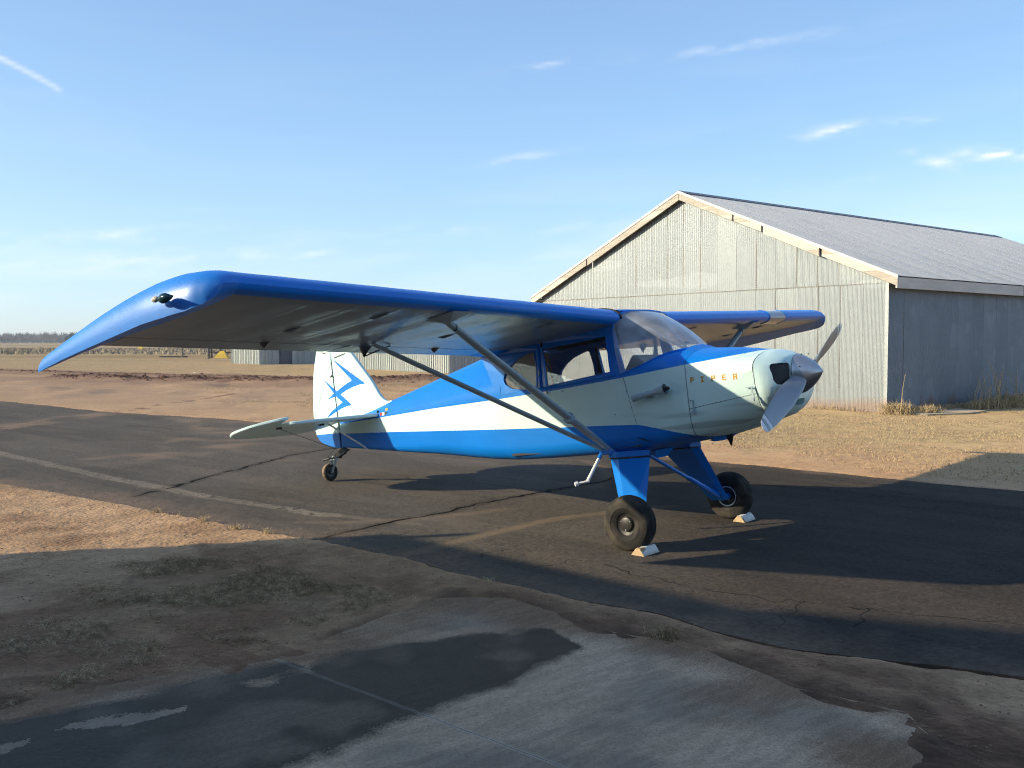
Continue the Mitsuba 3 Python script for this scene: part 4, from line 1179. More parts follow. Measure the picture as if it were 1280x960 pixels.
# cabin roof between the wings
rx = np.concatenate([LEX[2:], MX[len(LEX):], [-1.45, -1.6, -1.66]])
def roofz(x, y): return np.interp(-x, [.0, .02, .05, .1, .3, 1.0, 1.28, 1.66], [.055, .08, .085, .095, .11, .065, .02, -.032]) + .012 * (1 - (y / .4) ** 2)
m = grid_mesh(np.array([[(x, y, roofz(x, y)) for y in np.linspace(-.40, .40, 13)] for x in rx]))
air('cabin_roof', m if m.face_normals.mean(0)[2] > 0 else flip(m), 'paint_blue', smooth=40)
for s in (1, -1):
    # fairing under the wing root's trailing edge
    fr = hull([(-1.20, .44, -.10), (-1.66, .40, -.06), (-1.66, .30, -.05), (-1.3, .58, -.085), (-1.60, .58, -.115), (-1.75, .33, -.10), (-1.50, .43, -.145), (-1.40, .455, -.14), (-1.3, .46, -.13)])
    air('wing_root_fairing', fr if s == 1 else mirror(fr), 'paint_blue', smooth=40)

# ---- propeller and spinner
HZ = -.625
sx = 1.345 + .185 * np.linspace(0, 1, 16); q = np.linspace(0, 1, 16)
sr = .157 * np.clip(1 - q ** 1.42, 0, 1) ** .80
spin = tube([(x, 0, HZ) for x in sx], np.maximum(sr, .004), 40)
air('spinner', spin, 'spinner_metal', smooth=35, label='polished metal spinner')
air('spinner__backplate', tube([(1.336, 0, HZ), (1.344, 0, HZ)], .160, 40), 'steel', smooth=35)
for x, ya, za in ((1.40, .10, -.585), (1.40, .05, -.51), (1.40, -.06, -.51)):
    c = trimesh.creation.icosphere(1, .006); c.apply_translation((x, ya * 1.28, HZ + (za - HZ) * 1.28)); air('spinner__screw', c, 'dark_trim')
BD = np.array([0, -.880, .385]); BD /= np.linalg.norm(BD)
RS = np.array([.10, .16, .24, .36, .50, .64, .76, .84, .845, .88, .885, .91, .915, .94, .955, .962])
CHD = np.interp(RS, [.10, .2, .36, .5, .64, .76, .85, .92, .945, .962], [.10, .135, .160, .163, .155, .140, .122, .105, .080, .02])
TWI = np.interp(RS, [.1, .3, .6, .96], [52, 36, 24, 17]) * math.pi / 180
THK = np.interp(RS, [.1, .2, .5, .96], [.055, .030, .016, .006])


def blade(sgn, i0, i1):
    ax = BD * sgn; tg = np.cross(np.array([1.0, 0, 0]), ax)
    rows = []
    for i in range(i0, i1 + 1):
        b = TWI[i]; cd = tg * math.cos(b) * -1 + np.array([1.0, 0, 0]) * math.sin(b); nd = np.cross(ax, cd)
        c = np.array([1.395, 0, HZ]) + ax * RS[i]
        t = np.linspace(0, 2 * np.pi, 17)
        rows.append([c + cd * (CHD[i] / 2 * math.cos(a) - .01) + nd * THK[i] / 2 * math.sin(a) for a in t])
    P = np.array(rows); m = grid_mesh(P)
    m = cat([m, hull(P[0] + ax * .0002), hull(P[-1] - ax * .0002)]) if False else m
    ends = []
    for e in (0, -1):
        V = np.vstack([P[e][:-1], P[e][:-1].mean(0)]); n = len(V) - 1
        ends.append(trimesh.Trimesh(V, [[k, (k + 1) % n, n] for k in range(n)], process=False))
    m = cat([m] + ends); m.merge_vertices(); m.fix_normals()
    return m


for sgn, key in ((-1, 'propeller__blade'), (1, 'propeller__blade_001')):
    air(key, blade(sgn, 0, 7), 'blade_grey', smooth=35)
    air('propeller__tip_stripe', blade(sgn, 8, 9), 'blade_white', smooth=35)
    air('propeller__outer_band', blade(sgn, 10, 11), 'blade_grey', smooth=35)
    air('propeller__white_tip', blade(sgn, 12, 15), 'blade_white', smooth=35)

# ---- tail
def slab_xz(pts, th, y=0.0, bevel=.008):
    pg = Polygon(pts)
    a = trimesh.creation.extrude_polygon(pg.buffer(-bevel, join_style=2), th, engine='earcut')
    b = trimesh.creation.extrude_polygon(pg, th - 2 * bevel, engine='earcut'); b.apply_translation([0, 0, bevel])
    m = hull_sections(pg, th, bevel)
    return m


def hull_sections(pg, th, bevel):
    ins = pg.buffer(-bevel, join_style=2)
    out = np.array(pg.exterior.coords)[:-1]
    n = len(out)
    inn = np.array([np.array(ins.exterior.interpolate(ins.exterior.project(shapely.Point(p))).coords[0]) for p in out])
    rows = [(inn, -th / 2), (out, -th / 2 + bevel), (out, th / 2 - bevel), (inn, th / 2)]
    V = np.vstack([np.stack([r[:, 0], np.full(n, y), r[:, 1]], 1) for r, y in rows])
    f = []
    for k in range(3):
        for i in range(n):
            j = (i + 1) % n
            f += [[k * n + i, k * n + j, (k + 1) * n + j], [k * n + i, (k + 1) * n + j, (k + 1) * n + i]]
    v2, f2 = trimesh.creation.triangulate_polygon(Polygon(inn).buffer(0), engine='earcut')
    caps = [trimesh.Trimesh(np.stack([v2[:, 0], np.full(len(v2), y), v2[:, 1]], 1), f2, process=False) for y in (-th / 2, th / 2)]
    m = cat([trimesh.Trimesh(V, f, process=False)] + caps); m.merge_vertices(); m.fix_normals()
    if m.volume < 0: m = flip(m)
    return m


def spline(pts, n=60, closed=False):
    from scipy.interpolate import PchipInterpolator
    p = np.array(pts, float); d = np.r_[0, np.cumsum(np.linalg.norm(np.diff(p, axis=0), axis=1))]
    return np.stack([PchipInterpolator(d, p[:, k])(np.linspace(0, d[-1], n)) for k in range(2)], 1)


HX = lambda z: float(np.interp(z, [-.88, .18, .6], [-4.212, -4.250, -4.262]))
fin = spline([(-3.30, -.400), (-3.368, -.408), (-3.42, -.385), (-3.478, -.335), (-3.573, -.194), (-3.88, .175), (-4.02, .35), (-4.12, .43), (-4.235, .475)], 50)
fin_pts = list(map(tuple, fin)) + [(HX(.40) + .004, .40), (HX(.0) + .004, 0), (HX(-.4) + .004, -.4), (HX(-.6) + .004, -.585), (-3.7, -.54), (-3.28, -.45)]
air('fin', slab_xz(fin_pts, .05), 'paint_fin', smooth=30, label='white fin with a blue zigzag lightning bolt')
rud = spline([(-4.262, .48), (-4.36, .475), (-4.45, .42), (-4.515, .27), (-4.60, .02), (-4.648, -.235), (-4.668, -.463), (-4.657, -.66), (-4.60, -.765), (-4.451, -.836), (-4.222, -.878)], 60)
rud_pts = list(map(tuple, rud)) + [(HX(-.6) - .004, -.6), (HX(0) - .004, 0.0), (HX(.3) - .004, .3)]
air('rudder', slab_xz(rud_pts, .048), 'paint_fin', smooth=30)
# the bolt: flat paint, a film on each side of fin and rudder
Z1 = [(-4.24, .176), (-3.692, -.178), (-3.80, -.180), (-3.92, -.195), (-4.02, -.215), (-4.158, -.262), (-4.30, -.275), (-4.378, -.300), (-4.30, -.262), (-4.245, -.228), (-4.485, .022), (-4.235, -.19), (-4.13, -.19), (-4.02, -.165), (-3.92, -.115)]
bolt_a = Polygon([(-4.24, .176), (-3.692, -.178), (-3.80, -.180), (-3.92, -.196), (-4.03, -.222), (-4.135, -.258), (-3.955, -.400), (-4.03, -.402), (-4.12, -.418), (-4.22, -.447), (-4.33, -.482), (-4.42, -.515), (-4.36, -.465), (-4.30, -.43), (-4.24, -.405), (-4.115, -.350), (-4.215, -.275), (-4.29, -.282), (-4.378, -.300), (-4.31, -.266), (-4.255, -.232), (-4.485, .022), (-4.40, -.068), (-4.195, -.215), (-4.12, -.185), (-4.03, -.150), (-3.915, -.118)])
for s in (1, -1):
    bm = trimesh.creation.extrude_polygon(bolt_a.buffer(0), .001, engine='earcut')
    V = bm.vertices
    bm = trimesh.Trimesh(np.stack([V[:, 0], .0252 + V[:, 2], V[:, 1]], 1), bm.faces, process=False); bm.fix_normals()
    air('fin__lightning_bolt', bm if s == 1 else mirror(bm), 'paint_blue')
gap = tube([(HX(z), .024, z) for z in np.linspace(-.86, .17, 8)], .0045, 5)
air('rudder__hinge_gap', cat([gap, mirror(gap)]), 'dark_trim')
horn = cat([tube([(HX(-.04), -.07, -.04), (HX(-.04), .07, -.04)], .006, 5), tube([(HX(-.04) - .03, .0, .0), (HX(-.04), .06, -.05)], .005, 5), tube([(-4.19, .028, .172), (-4.02, .03, .195), (-3.99, .03, .200)], .006, 5), tube([(-4.32, .027, .235), (-4.40, .027, .26)], .006, 5)])
air('rudder__hinge_bracket', horn, 'dark_trim')
bz = cat([tube([(-4.12, s * .47, -.56), (-4.24, s * .02, .16)], .0030, 5) for s in (1, -1)])
air('tail_brace_wire', bz, 'steel')
bz = cat([tube([(-3.98, s * .40, -.575), (-3.72, s * .05, -.92)], .010, 8) for s in (1, -1)])
air('tail_brace_strut', bz, 'white_part', smooth=40)

# tailplane: fixed half and elevator on each side, the elevator hanging down
E_H, E_D = -4.131, .20
def slab_xy(pts, th, bev=.008):
    m = hull_sections(Polygon(pts), th, bev)          # x, thickness in y, second coordinate in z
    V = m.vertices
    m = trimesh.Trimesh(np.stack([V[:, 0], V[:, 2], V[:, 1]], 1), m.faces[:, ::-1], process=False)
    return m if m.volume > 0 else flip(m)


for s in (1, -1):
    pl = lambda m, s=s: m if s == 1 else mirror(m)
    pts = list(map(tuple, spline([(-3.45, .06), (-3.455, .14), (-3.52, .36), (-3.63, .70), (-3.74, 1.02), (-3.77, 1.045)], 24))) + [(-4.12, .99), (-4.122, .06)]
    m = slab_xy(pts, .036)
    m.vertices[:, 2] += -.546 + .024 * (m.vertices[:, 0] + 3.45)
    air('tailplane', pl(m), 'paint_white', smooth=30, label='starboard tailplane with a dark shaded underside' if s == 1 else 'port tailplane on the far side')
    ept = list(map(tuple, spline([(-3.80, 1.035), (-3.815, 1.09), (-3.93, 1.22), (-4.10, 1.345), (-4.30, 1.395), (-4.46, 1.33), (-4.56, 1.16), (-4.60, .95), (-4.61, .70), (-4.59, .46), (-4.52, .28), (-4.42, .16), (-4.30, .10), (-4.14, .085)], 60))) + [(-4.138, .5), (-4.140, .975), (-4.09, 1.0)]
    m = slab_xy(ept, .032)
    V = m.vertices; e = V[:, 0] - E_H; zh = -.546 + .024 * (E_H + 3.45)
    m = trimesh.Trimesh(np.stack([E_H + e * math.cos(E_D) - V[:, 2] * math.sin(E_D), V[:, 1], zh + e * math.sin(E_D) + V[:, 2] * math.cos(E_D)], 1), m.faces, process=False)
    air('elevator', pl(m), 'paint_white', smooth=30)
    hg = cat([box((-4.13, .93, zh - .02), (.09, .012, .035)), box((-4.13, .35, zh - .02), (.09, .012, .035))])
    air('elevator__hinge', pl(hg), 'dark_trim')
    rc = tube([(-3.47, .085, -.50), (-3.47, .085, -.60)], .012, 8)
    air('tailplane__root_fitting', pl(rc), 'dark_trim', smooth=40)
    ct = tube([(-4.06, 1.02, zh - .02), (-4.28, .03, -.885)], .0028, 5)
    air('elevator__wire', pl(ct), 'dark_trim')
    # small flag sticker of four quarters
    for i, (cx, cz, col) in enumerate(((-3.34, -.505, 'flag_black'), (-3.385, -.545, 'flag_gold'), (-3.385, -.505, 'flag_red'), (-3.34, -.545, 'flag_white'))):
        col = ['flag_white', 'flag_red', 'flag_gold', 'flag_black'][i]
        cx, cz = [(-3.345, -.548), (-3.388, -.548), (-3.345, -.508), (-3.388, -.508)][i] if i in (0, 1) else [(-3.302, -.505), (-3.302, -.545)][i - 2]
        yq = float(np.interp(cz, *zip(*sorted([(z, y) for y, z in lower_half(cx) + upper_half(cx) if y > .02 and z > -.8])))) if True else 0
        air('fuselage__flag_sticker', pl(box((cx, yq + .002, cz), (.042, .006, .036))), col)
mat('flag_white', (.75, .72, .68), .6); mat('flag_red', (.55, .03, .03), .6); mat('flag_gold', (.55, .38, .05), .6); mat('flag_black', (.03, .03, .03), .6)

# ---- undercarriage
WR, WY, WX, WZ = .222, .869, .153, -1.874
wc = w2b(b2w(np.array([WX, WY, WZ])) + np.array([0, 0, WR - .010]))
def lathe_y(prof, c, n=48):
    """prof: (radius, y offset) pairs around the axis y through c."""
    a = np.linspace(0, 2 * np.pi, n + 1)
    P = np.array([[(c[0] + r * math.cos(t), c[1] + y, c[2] + r * math.sin(t)) for t in a] for r, y in prof])
    m = grid_mesh(P); m.merge_vertices(); m.fix_normals()
    if m.volume < 0: m = flip(m)
    return m


tyre_p = [(.088, -.060), (.105, -.074), (.125, -.081), (.128, -.0860), (.136, -.0865), (.140, -.0835), (.170, -.081), (.184, -.0765), (.188, -.0725), (.1955, -.071), (.199, -.066), (.212, -.050), (.2170, -.040), (.2135, -.0385), (.2135, -.035), (.2190, -.0335), (.2215, -.020), (.2175, -.0185), (.2175, -.0145), (.2222, -.013), (.2225, -.003), (.2180, -.002), (.2180, .002), (.2225, .003), (.2222, .013), (.2175, .0145), (.2175, .0185), (.2215, .020), (.2190, .0335), (.2135, .035), (.2135, .0385), (.2170, .040), (.212, .050), (.199, .066), (.1955, .071), (.188, .0725), (.184, .0765), (.170, .081), (.140, .0835), (.136, .0865), (.128, .0860), (.125, .081), (.105, .074), (.088, .060)]
for s in (1, -1):
    pl = lambda m, s=s: m if s == 1 else mirror(m)
    W = 'main_wheel' if s == 1 else 'main_wheel_001'
    m = lathe_y(tyre_p + [tyre_p[0]], wc)
    low = b2w(m.vertices)[:, 2]
    air(W + '__tyre', pl(m), 'rubber', smooth=35, label='fat black low pressure tyre')
    for y in (-.030, 0, .030):
        g = lathe_y([(.2225, y - .003), (.2232, y), (.2225, y + .003)], wc); 
    air(W + '__hub', pl(lathe_y([(.0, .066), (.030, .066), (.052, .060), (.060, .050), (.064, .040), (.089, .052), (.092, .060), (.092, -.060), (.089, -.052), (.06, -.03), (.0, -.03)], wc)), 'hub_paint', smooth=30)
    air(W + '__rim', pl(lathe_y([(.083, -.062), (.094, -.067), (.099, -.062), (.094, -.056), (.083, -.062)], wc)), 'white_part' if s == -1 else 'white_part', smooth=40)
    for k in range(3):
        a = .5 + k * 2 * math.pi / 3
        c = trimesh.creation.icosphere(1, .006); c.apply_translation(np.array(wc) + [.046 * math.cos(a), .063, .046 * math.sin(a)])
        air(W + '__hub_bolt', pl(c), 'steel')
    # faired gear leg with a ridge along its side
    T_ = [(.165, .43), (-.13, .47), (-.235, .425), (-.20, .385), (.10, .375)]
    Bm = [(.245, .715), (.07, .765), (-.005, .735), (.0, .70), (.20, .68)]
    V = [(x, y, -1.168) for x, y in T_] + [(x, y, -1.690) for x, y in [(.235, .745), (.11, .795), (.055, .765), (.06, .73), (.20, .72)]]
    lm = hull(V)
    air('landing_gear__leg' if s == 1 else 'landing_gear_001__leg', pl(lm), 'paint_blue', label='tapered blue faired gear leg')
    tr = hull([(x * 1.03, y + .012 * (1 if i in (0, 1, 2) else -1), z) for z in (-1.166, -1.118) for i, (x, y) in enumerate(T_)])
    air('landing_gear__collar' if s == 1 else 'landing_gear_001__collar', pl(tr), 'paint_blue')
    air('landing_gear__seal' if s == 1 else 'landing_gear_001__seal', pl(hull([(x * 1.035, y + .014 * (1 if i in (0, 1, 2) else -1), z) for z in (-1.176, -1.164) for i, (x, y) in enumerate(T_)])), 'dark_trim')
    air('landing_gear__axle' if s == 1 else 'landing_gear_001__axle', pl(tube([(wc[0], .72, wc[2]), (wc[0], .86, wc[2])], .03, 12)), 'paint_blue', smooth=40)
    hs = tube([(-.12, .22, -1.19), (-.02, .50, -1.45), (-.018, .505, -1.455), (.07, .73, -1.66)], [.017, .017, .022, .022], 10) if s == 1 else tube([(.115, -.36, -1.172), (.135, .20, -1.42), (.136, .21, -1.425), (.155, .76, -1.668)], [.017, .017, .023, .023], 10)
    air('landing_gear__shock_strut' if s == 1 else 'landing_gear_001__shock_strut', pl(hs), 'paint_blue', smooth=40)
mat('hub_paint', (.04, .038, .036), .4, metallic=.3, clear=.4)
cab = hull([(-.14, -.16, -1.14), (-.14, .16, -1.14), (.06, -.16, -1.14), (.06, .16, -1.14), (-.08, -.10, -1.215), (-.08, .10, -1.215), (.01, -.10, -1.215), (.01, .10, -1.215)])
air('landing_gear_cabane', cab, 'paint_blue')
# boarding step on the starboard side
air('boarding_step__leg', tube([(-.30, .44, -1.10), (-.315, .485, -1.165)], .016, 8), 'paint_blue', smooth=40)
air('boarding_step__tube', tube([(-.315, .485, -1.165), (-.357, .62, -1.335)], .0155, 10), 'white_part', smooth=40)
air('boarding_step__foot', cat([tube([(-.350, .61, -1.340), (-.425, .69, -1.352)], .011, 8), tube([(-.418, .682, -1.352), (-.436, .702, -1.354)], .020, 12)]), 'white_part', smooth=40)
# exhaust stack, vents and drain under the nose
air('cowling__vent_lip', hull([(.66, -.20, -1.06), (.66, .20, -1.06), (.60, .20, -1.09), (.60, -.20, -1.09), (.62, .14, -1.105), (.62, -.14, -1.105)]), 'paint_blue')
air('drain_mast', hull([(.735, .02, -1.05), (.665, .02, -1.06), (.735, .04, -1.05), (.665, .04, -1.06), (.70, .028, -1.155), (.712, .03, -1.155)]), 'black_metal')
air('belly_vent', hull([(.08, .475, -1.0), (.14, .475, -1.03), (.25, .475, -1.06), (.16, .492, -1.035), (.11, .489, -1.015)]), 'dark_trim')
# tailwheel
twc = w2b(b2w(np.array([-4.505, 0, -1.252])) + np.array([0, 0, .105]))
def swivel(m):
    """The castoring tailwheel stands turned a quarter turn."""
    V = m.vertices - twc
    m = trimesh.Trimesh(np.stack([V[:, 1], -V[:, 0], V[:, 2]], 1) + twc, m.faces, process=False)
    return m


air('tailwheel__tyre', swivel(lathe_y([(.062, -.022), (.074, -.032), (.090, -.031), (.102, -.018), (.1055, 0), (.102, .018), (.090, .031), (.074, .032), (.062, .022), (.062, -.022)], twc, 32)), 'tail_rubber', smooth=35)
air('tailwheel__hub', swivel(lathe_y([(0, .026), (.02, .026), (.03, .014), (.064, .018), (.064, -.018), (.03, -.014), (.02, -.026), (0, -.026)], twc, 32)), 'black_metal', smooth=30)
mat('tail_rubber', mikit.proc(lambda p, n, uv: mix((.028, .026, .024), (.27, .20, .14), smoothstep(.75, .35, dr.abs(n.x * float(FX[0]) + n.y * float(FX[1]) + n.z * float(FX[2]))) * smoothstep(.2, .5, fbm(p.x * 14, p.y * 14, p.z * 14, 3)))), .85, spec=.2)
for q in (-1, 1):
    air('tailwheel__fork', hull([(twc[0] + q * .040, twc[1] - .014, twc[2] - .012), (twc[0] + q * .040, twc[1] + .014, twc[2] - .012), (twc[0] + q * .048, twc[1], twc[2] - .014), (-4.385 + q * .03, -.018, -1.0), (-4.385 + q * .03, .018, -1.0), (-4.385 + q * .04, 0, -.985)]), 'strut_grey', smooth=30)
air('tailwheel__fork_crown', hull([(-4.44, -.03, -1.0), (-4.44, .03, -1.0), (-4.34, -.03, -1.01), (-4.34, .03, -1.01), (-4.37, -.03, -.955), (-4.37, .03, -.955), (-4.335, .0, -.975)]), 'strut_grey', smooth=30)
air('tailwheel__spring', hull([(-4.20, -.03, -.875), (-4.20, .03, -.875), (-4.12, -.03, -.905), (-4.12, .03, -.905), (-4.395, -.02, -.975), (-4.395, .02, -.975), (-4.36, -.02, -.995), (-4.36, .02, -.995)]), 'black_metal')
air('tailwheel__steering_arm', cat([tube([(-4.36, .09, -.985), (-4.47, .10, -1.0)], .012, 8), tube([(-4.36, -.09, -.985), (-4.36, .09, -.985)], .010, 8), tube([(-4.10, .06, -.93), (-4.22, .07, -.975)], .016, 8), tube([(-4.45, .09, -.995), (-4.30, .05, -.88)], .0045, 6)]), 'black_metal', smooth=40)

# ---- wheel chocks
mat('chock_paint', mikit.proc(lambda p, n, uv: mix((.38, .25, .13), (.70, .70, .66), smoothstep(.34, .44, fbm(p.x * 14, p.y * 14, p.z * 14, 3)) * smoothstep(-.2, .25, p.z * 9 - .05 + .0 * p.x))), .85)
mat('chock_end', (.55, .40, .24), .9)
for s, key, lab in ((1, 'wheel_chock', 'white painted wooden wheel chock against the near main wheel'), (-1, 'wheel_chock_001', 'white painted wooden wheel chock against the far main wheel')):
    gw = b2w(np.array([WX, s * WY, WZ])); fwd = np.array([cP, sP, 0]); lat = FY
    o = np.array([gw[0], gw[1], 0]) + fwd * .165 + lat * .03
    L_, Wd, Ht = .115, .062, .056
    tri = [(-Wd, 0), (Wd * .9, 0), (Wd * .22, Ht), (-Wd * .30, Ht)]
    body_ = hull([o + fwd * a + lat * t + np.array([0, 0, z + .001]) for a, z in tri for t in (-L_ + .003, L_ - .003)])
    thing(key, lab, 'wheel chock', 'wheel chocks')
    obj(key + '__block', body_, 'chock_paint')
    for t in (-1, 1):
        obj(key + '__cut_end', hull([o + fwd * a + lat * (t * q) + np.array([0, 0, z + .001]) for a, z in tri for q in (L_ - .003, L_)]), 'chock_end')

# ------------------------------------------------------------------ vegetation and far things


def blades(x, y, h, w, lean, seed, z=None, bend=True):
    """Many dry grass blades as one mesh; each is a bent strip of three triangles."""
    r = np.random.default_rng(seed)
    n = len(x)
    z = terrain_z(x, y) if z is None else z
    a = r.uniform(0, 2 * np.pi, n); b = r.uniform(0, 2 * np.pi, n)
    side = np.stack([np.cos(a), np.sin(a), 0 * a], 1) * (w * .5)[:, None]
    ln = np.stack([np.cos(b), np.sin(b), 0 * b], 1) * (lean * h)[:, None]
    base = np.stack([x, y, z - .005], 1)
    up = np.stack([0 * h, 0 * h, h], 1); ln = ln * 1.0
    mid = base + up * .6 + ln * .35; tip = base + up * np.clip(1.1 - .5 * lean, .3, 1)[:, None] + ln
    V = np.stack([base - side, base + side, mid - side * .8, mid + side * .8, tip], 1).reshape(-1, 3)
    k = np.arange(n)[:, None] * 5
    F = np.concatenate([k + [0, 1, 3], k + [0, 3, 2], k + [2, 3, 4]], 0)
    return trimesh.Trimesh(V, F, process=False)


mat('straw', mikit.proc(lambda p, n, uv: mix((.30, .215, .115), (.54, .41, .235), noise(p.x * 23, p.y * 23, p.z * 4))), .8, spec=.2)
mat('grey_straw', mikit.proc(lambda p, n, uv: mix((.22, .155, .085), (.66, .50, .30), smoothstep(.3, .85, noise(p.x * 40, p.y * 40, 3.0) * .6 + .4 * fbm(p.x * 3, p.y * 3, 1.0, 2)))), .9, spec=.15)
rv = np.random.default_rng(11)


def scatter_poly(poly, n):
    x0, y0, x1, y1 = poly.bounds
    out = np.zeros((0, 2))
    while len(out) < n:
        q = rv.uniform((x0, y0), (x1, y1), (n * 2, 2)); out = np.vstack([out, q[shapely.contains_xy(poly, q[:, 0], q[:, 1])]])
    return out[:n]


def clumpy(q, freq, seed, thr):
    f = meshkit.fbm(np.stack([q[:, 0] * freq, q[:, 1] * freq, 0 * q[:, 0]], -1), 4, seed)
    return q[f > thr + rv.uniform(-.05, .05, len(q))]


# mats of dead grass lying on the dirt in front
q = np.vstack([clumpy(scatter_poly(Polygon(MAT1).buffer(.22), 22000), 4.2, 5, .52), clumpy(scatter_poly(Polygon(MAT2).buffer(.22), 15000), 4.2, 6, .53)])
h = rv.uniform(.012, .048, len(q)); m1 = blades(q[:, 0], q[:, 1], h, rv.uniform(.0018, .0036, len(q)), rv.uniform(1.0, 3.6, len(q)), 21)
near_soil = Polygon([(-6, 10.8), (-4.26, 9.55), (-2.4, 8.1), (-.9, 7.0), (-.1, 6.2), (.8, 5.55), (1.0, 5.15), (.2, 5.7), (-.4, 6.05), (-1.2, 4.95), (-2.4, 4.2), (-4.5, 6.0)])
q = clumpy(scatter_poly(near_soil, 12000), 1.4, 8, .47)
h = rv.uniform(.008, .026, len(q)); m2 = blades(q[:, 0], q[:, 1], h, rv.uniform(.002, .0035, len(q)), rv.uniform(1.2, 4.0, len(q)), 22)
m3s = []
q = np.array([near_line[int(i)] for i in rv.integers(0, len(near_line), 2600)]); q = q[(q[:, 0] > -6) & (q[:, 0] < 1.2)]
q = q + rv.normal(0, .05, q.shape) - np.array([.04, .05]); q = clumpy(q, 1.6, 12, .50)
h = rv.uniform(.02, .085, len(q)); m3 = blades(q[:, 0], q[:, 1], h, rv.uniform(.002, .004, len(q)), rv.uniform(.3, 1.6, len(q)), 23)
obj('dead_grass', cat([m1, m2, m3]), 'grey_straw', kind='stuff', label='matted dead grey green grass on the shaded brown dirt in front')
# straw lawn between the strip and the hangar, and towards the sheds
lawn_poly = Polygon([(-6.2, 20.6), (2.2, 13.8), (3.9, 12.2), (6.4, 10.4), (16, 18), (16, 26), (8.8, 21.4), (4.5, 26.5), (-1, 36), (-12, 36)])
q = scatter_poly(lawn_poly, 90000)
keep = meshkit.fbm(np.stack([q[:, 0] * .8, q[:, 1] * .8, 0 * q[:, 0]], -1), 4, 3) + .10 * np.clip((q[:, 0] * .605 + q[:, 1] * .796 - 12.0) / 4, 0, 1) - .28 * np.clip((-2.0 - q[:, 0]) / 5, 0, 1) > .50 + rv.uniform(-.06, .06, len(q))
q = q[keep]
hh = rv.uniform(.015, .055, len(q)) * (1 + .5 * meshkit.fbm(np.stack([q[:, 0] * 1.7, q[:, 1] * 1.7, 0 * q[:, 0]], -1), 3, 17))
obj('straw_grass', blades(q[:, 0], q[:, 1], hh, rv.uniform(.006, .012, len(q)), rv.uniform(.4, 2.2, len(q)), 31), 'straw', kind='stuff', label='short dry straw coloured grass on the ground before the hangar')
# clods along the windrows
cl = []
octa = trimesh.creation.icosphere(0)
for line, n_c, sz in ((WIND2, 3600, .042), (WIND1, 2400, .035)):
    L = LineString(line)
    for t, o, s_ in zip(rv.uniform(0, 1, n_c), rv.normal(0, .45, (n_c, 2)), rv.gamma(2.0, sz / 2, n_c)):
        p = np.array(L.interpolate(t, normalized=True).coords[0]) + o
        cl.append((p[0], p[1], s_))
cl = np.array(cl); zc = terrain_z(cl[:, 0], cl[:, 1])
V = octa.vertices[None] * (cl[:, 2] * .5)[:, None, None] * rv.uniform(.6, 1.3, (len(cl), 12, 1)) * [1.2, 1.2, .8] + np.stack([cl[:, 0], cl[:, 1], zc + cl[:, 2] * .1], 1)[:, None]
F = octa.faces[None] + (np.arange(len(cl)) * 12)[:, None, None]
mat('clod_soil', mikit.proc(lambda p, n, uv: mix((.085, .045, .032), (.17, .095, .065), noise(p.x * 4, p.y * 4, 1.0))), .95, spec=.1)
obj('soil_clods', trimesh.Trimesh(V.reshape(-1, 3), F.reshape(-1, 3), process=False), 'clod_soil', kind='stuff', label='churned dark reddish soil clods along the two wheel ridges across the field')
# pebbles and crumbs near the camera
q = np.vstack([scatter_poly(near_soil, 1500), scatter_poly(Polygon([(.6, 5.3), (2.6, 4.4), (2.2, 3.5), (1.7, 3.5), (1.75, 4.0), (1.2, 4.6)]), 260)])
s_ = np.minimum(rv.gamma(1.6, .0024, len(q)), .008); zc = terrain_z(q[:, 0], q[:, 1])
V = octa.vertices[None] * s_[:, None, None] * rv.uniform(.6, 1.3, (len(q), 12, 1)) * [1.2, 1.1, .7] + np.stack([q[:, 0], q[:, 1], zc + .001], 1)[:, None]
F = octa.faces[None] + (np.arange(len(q)) * 12)[:, None, None]
mat('crumb_soil', (.25, .155, .10), .95, spec=.1)
obj('soil_crumbs', trimesh.Trimesh(V.reshape(-1, 3), F.reshape(-1, 3), process=False), 'crumb_soil', kind='stuff', label='small crumbs of soil on the dirt near the concrete')

# countable tufts: along the strip's edge
mat('pale_straw', (.52, .41, .24), .8, spec=.2)
def tuft(key, x, y, n, h0, r0, lab, grp, m='pale_straw', w0=.004, lean=1.2, cat_='grass tuft', stems=0):
    r = np.random.default_rng(int(abs(x * 977 + y * 131) * 10) % 99991)
    a = r.uniform(0, 2 * np.pi, n); d = np.abs(r.normal(0, r0, n))
    px, py = x + d * np.cos(a), y + d * np.sin(a)
    h = h0 * r.uniform(.4, 1.1, n)
    ms = [blades(px, py, h, np.full(n, w0) * r.uniform(.6, 1.3, n), r.uniform(.2, lean, n), int(r.integers(1e6)))]
    for i in range(stems):
        b = np.array([x + r.normal(0, r0), y + r.normal(0, r0), 0]); hs = h0 * r.uniform(1.3, 2.7); l = r.normal(0, .18, 2) * hs
        ms.append(tube([b, b + [l[0] * .4, l[1] * .4, hs * .6], b + [l[0], l[1], hs]], [w0 * .75, w0 * .6, w0 * .35], 4, caps=False))
    return obj(key, cat(ms), m, label=lab, category=cat_, group=grp)


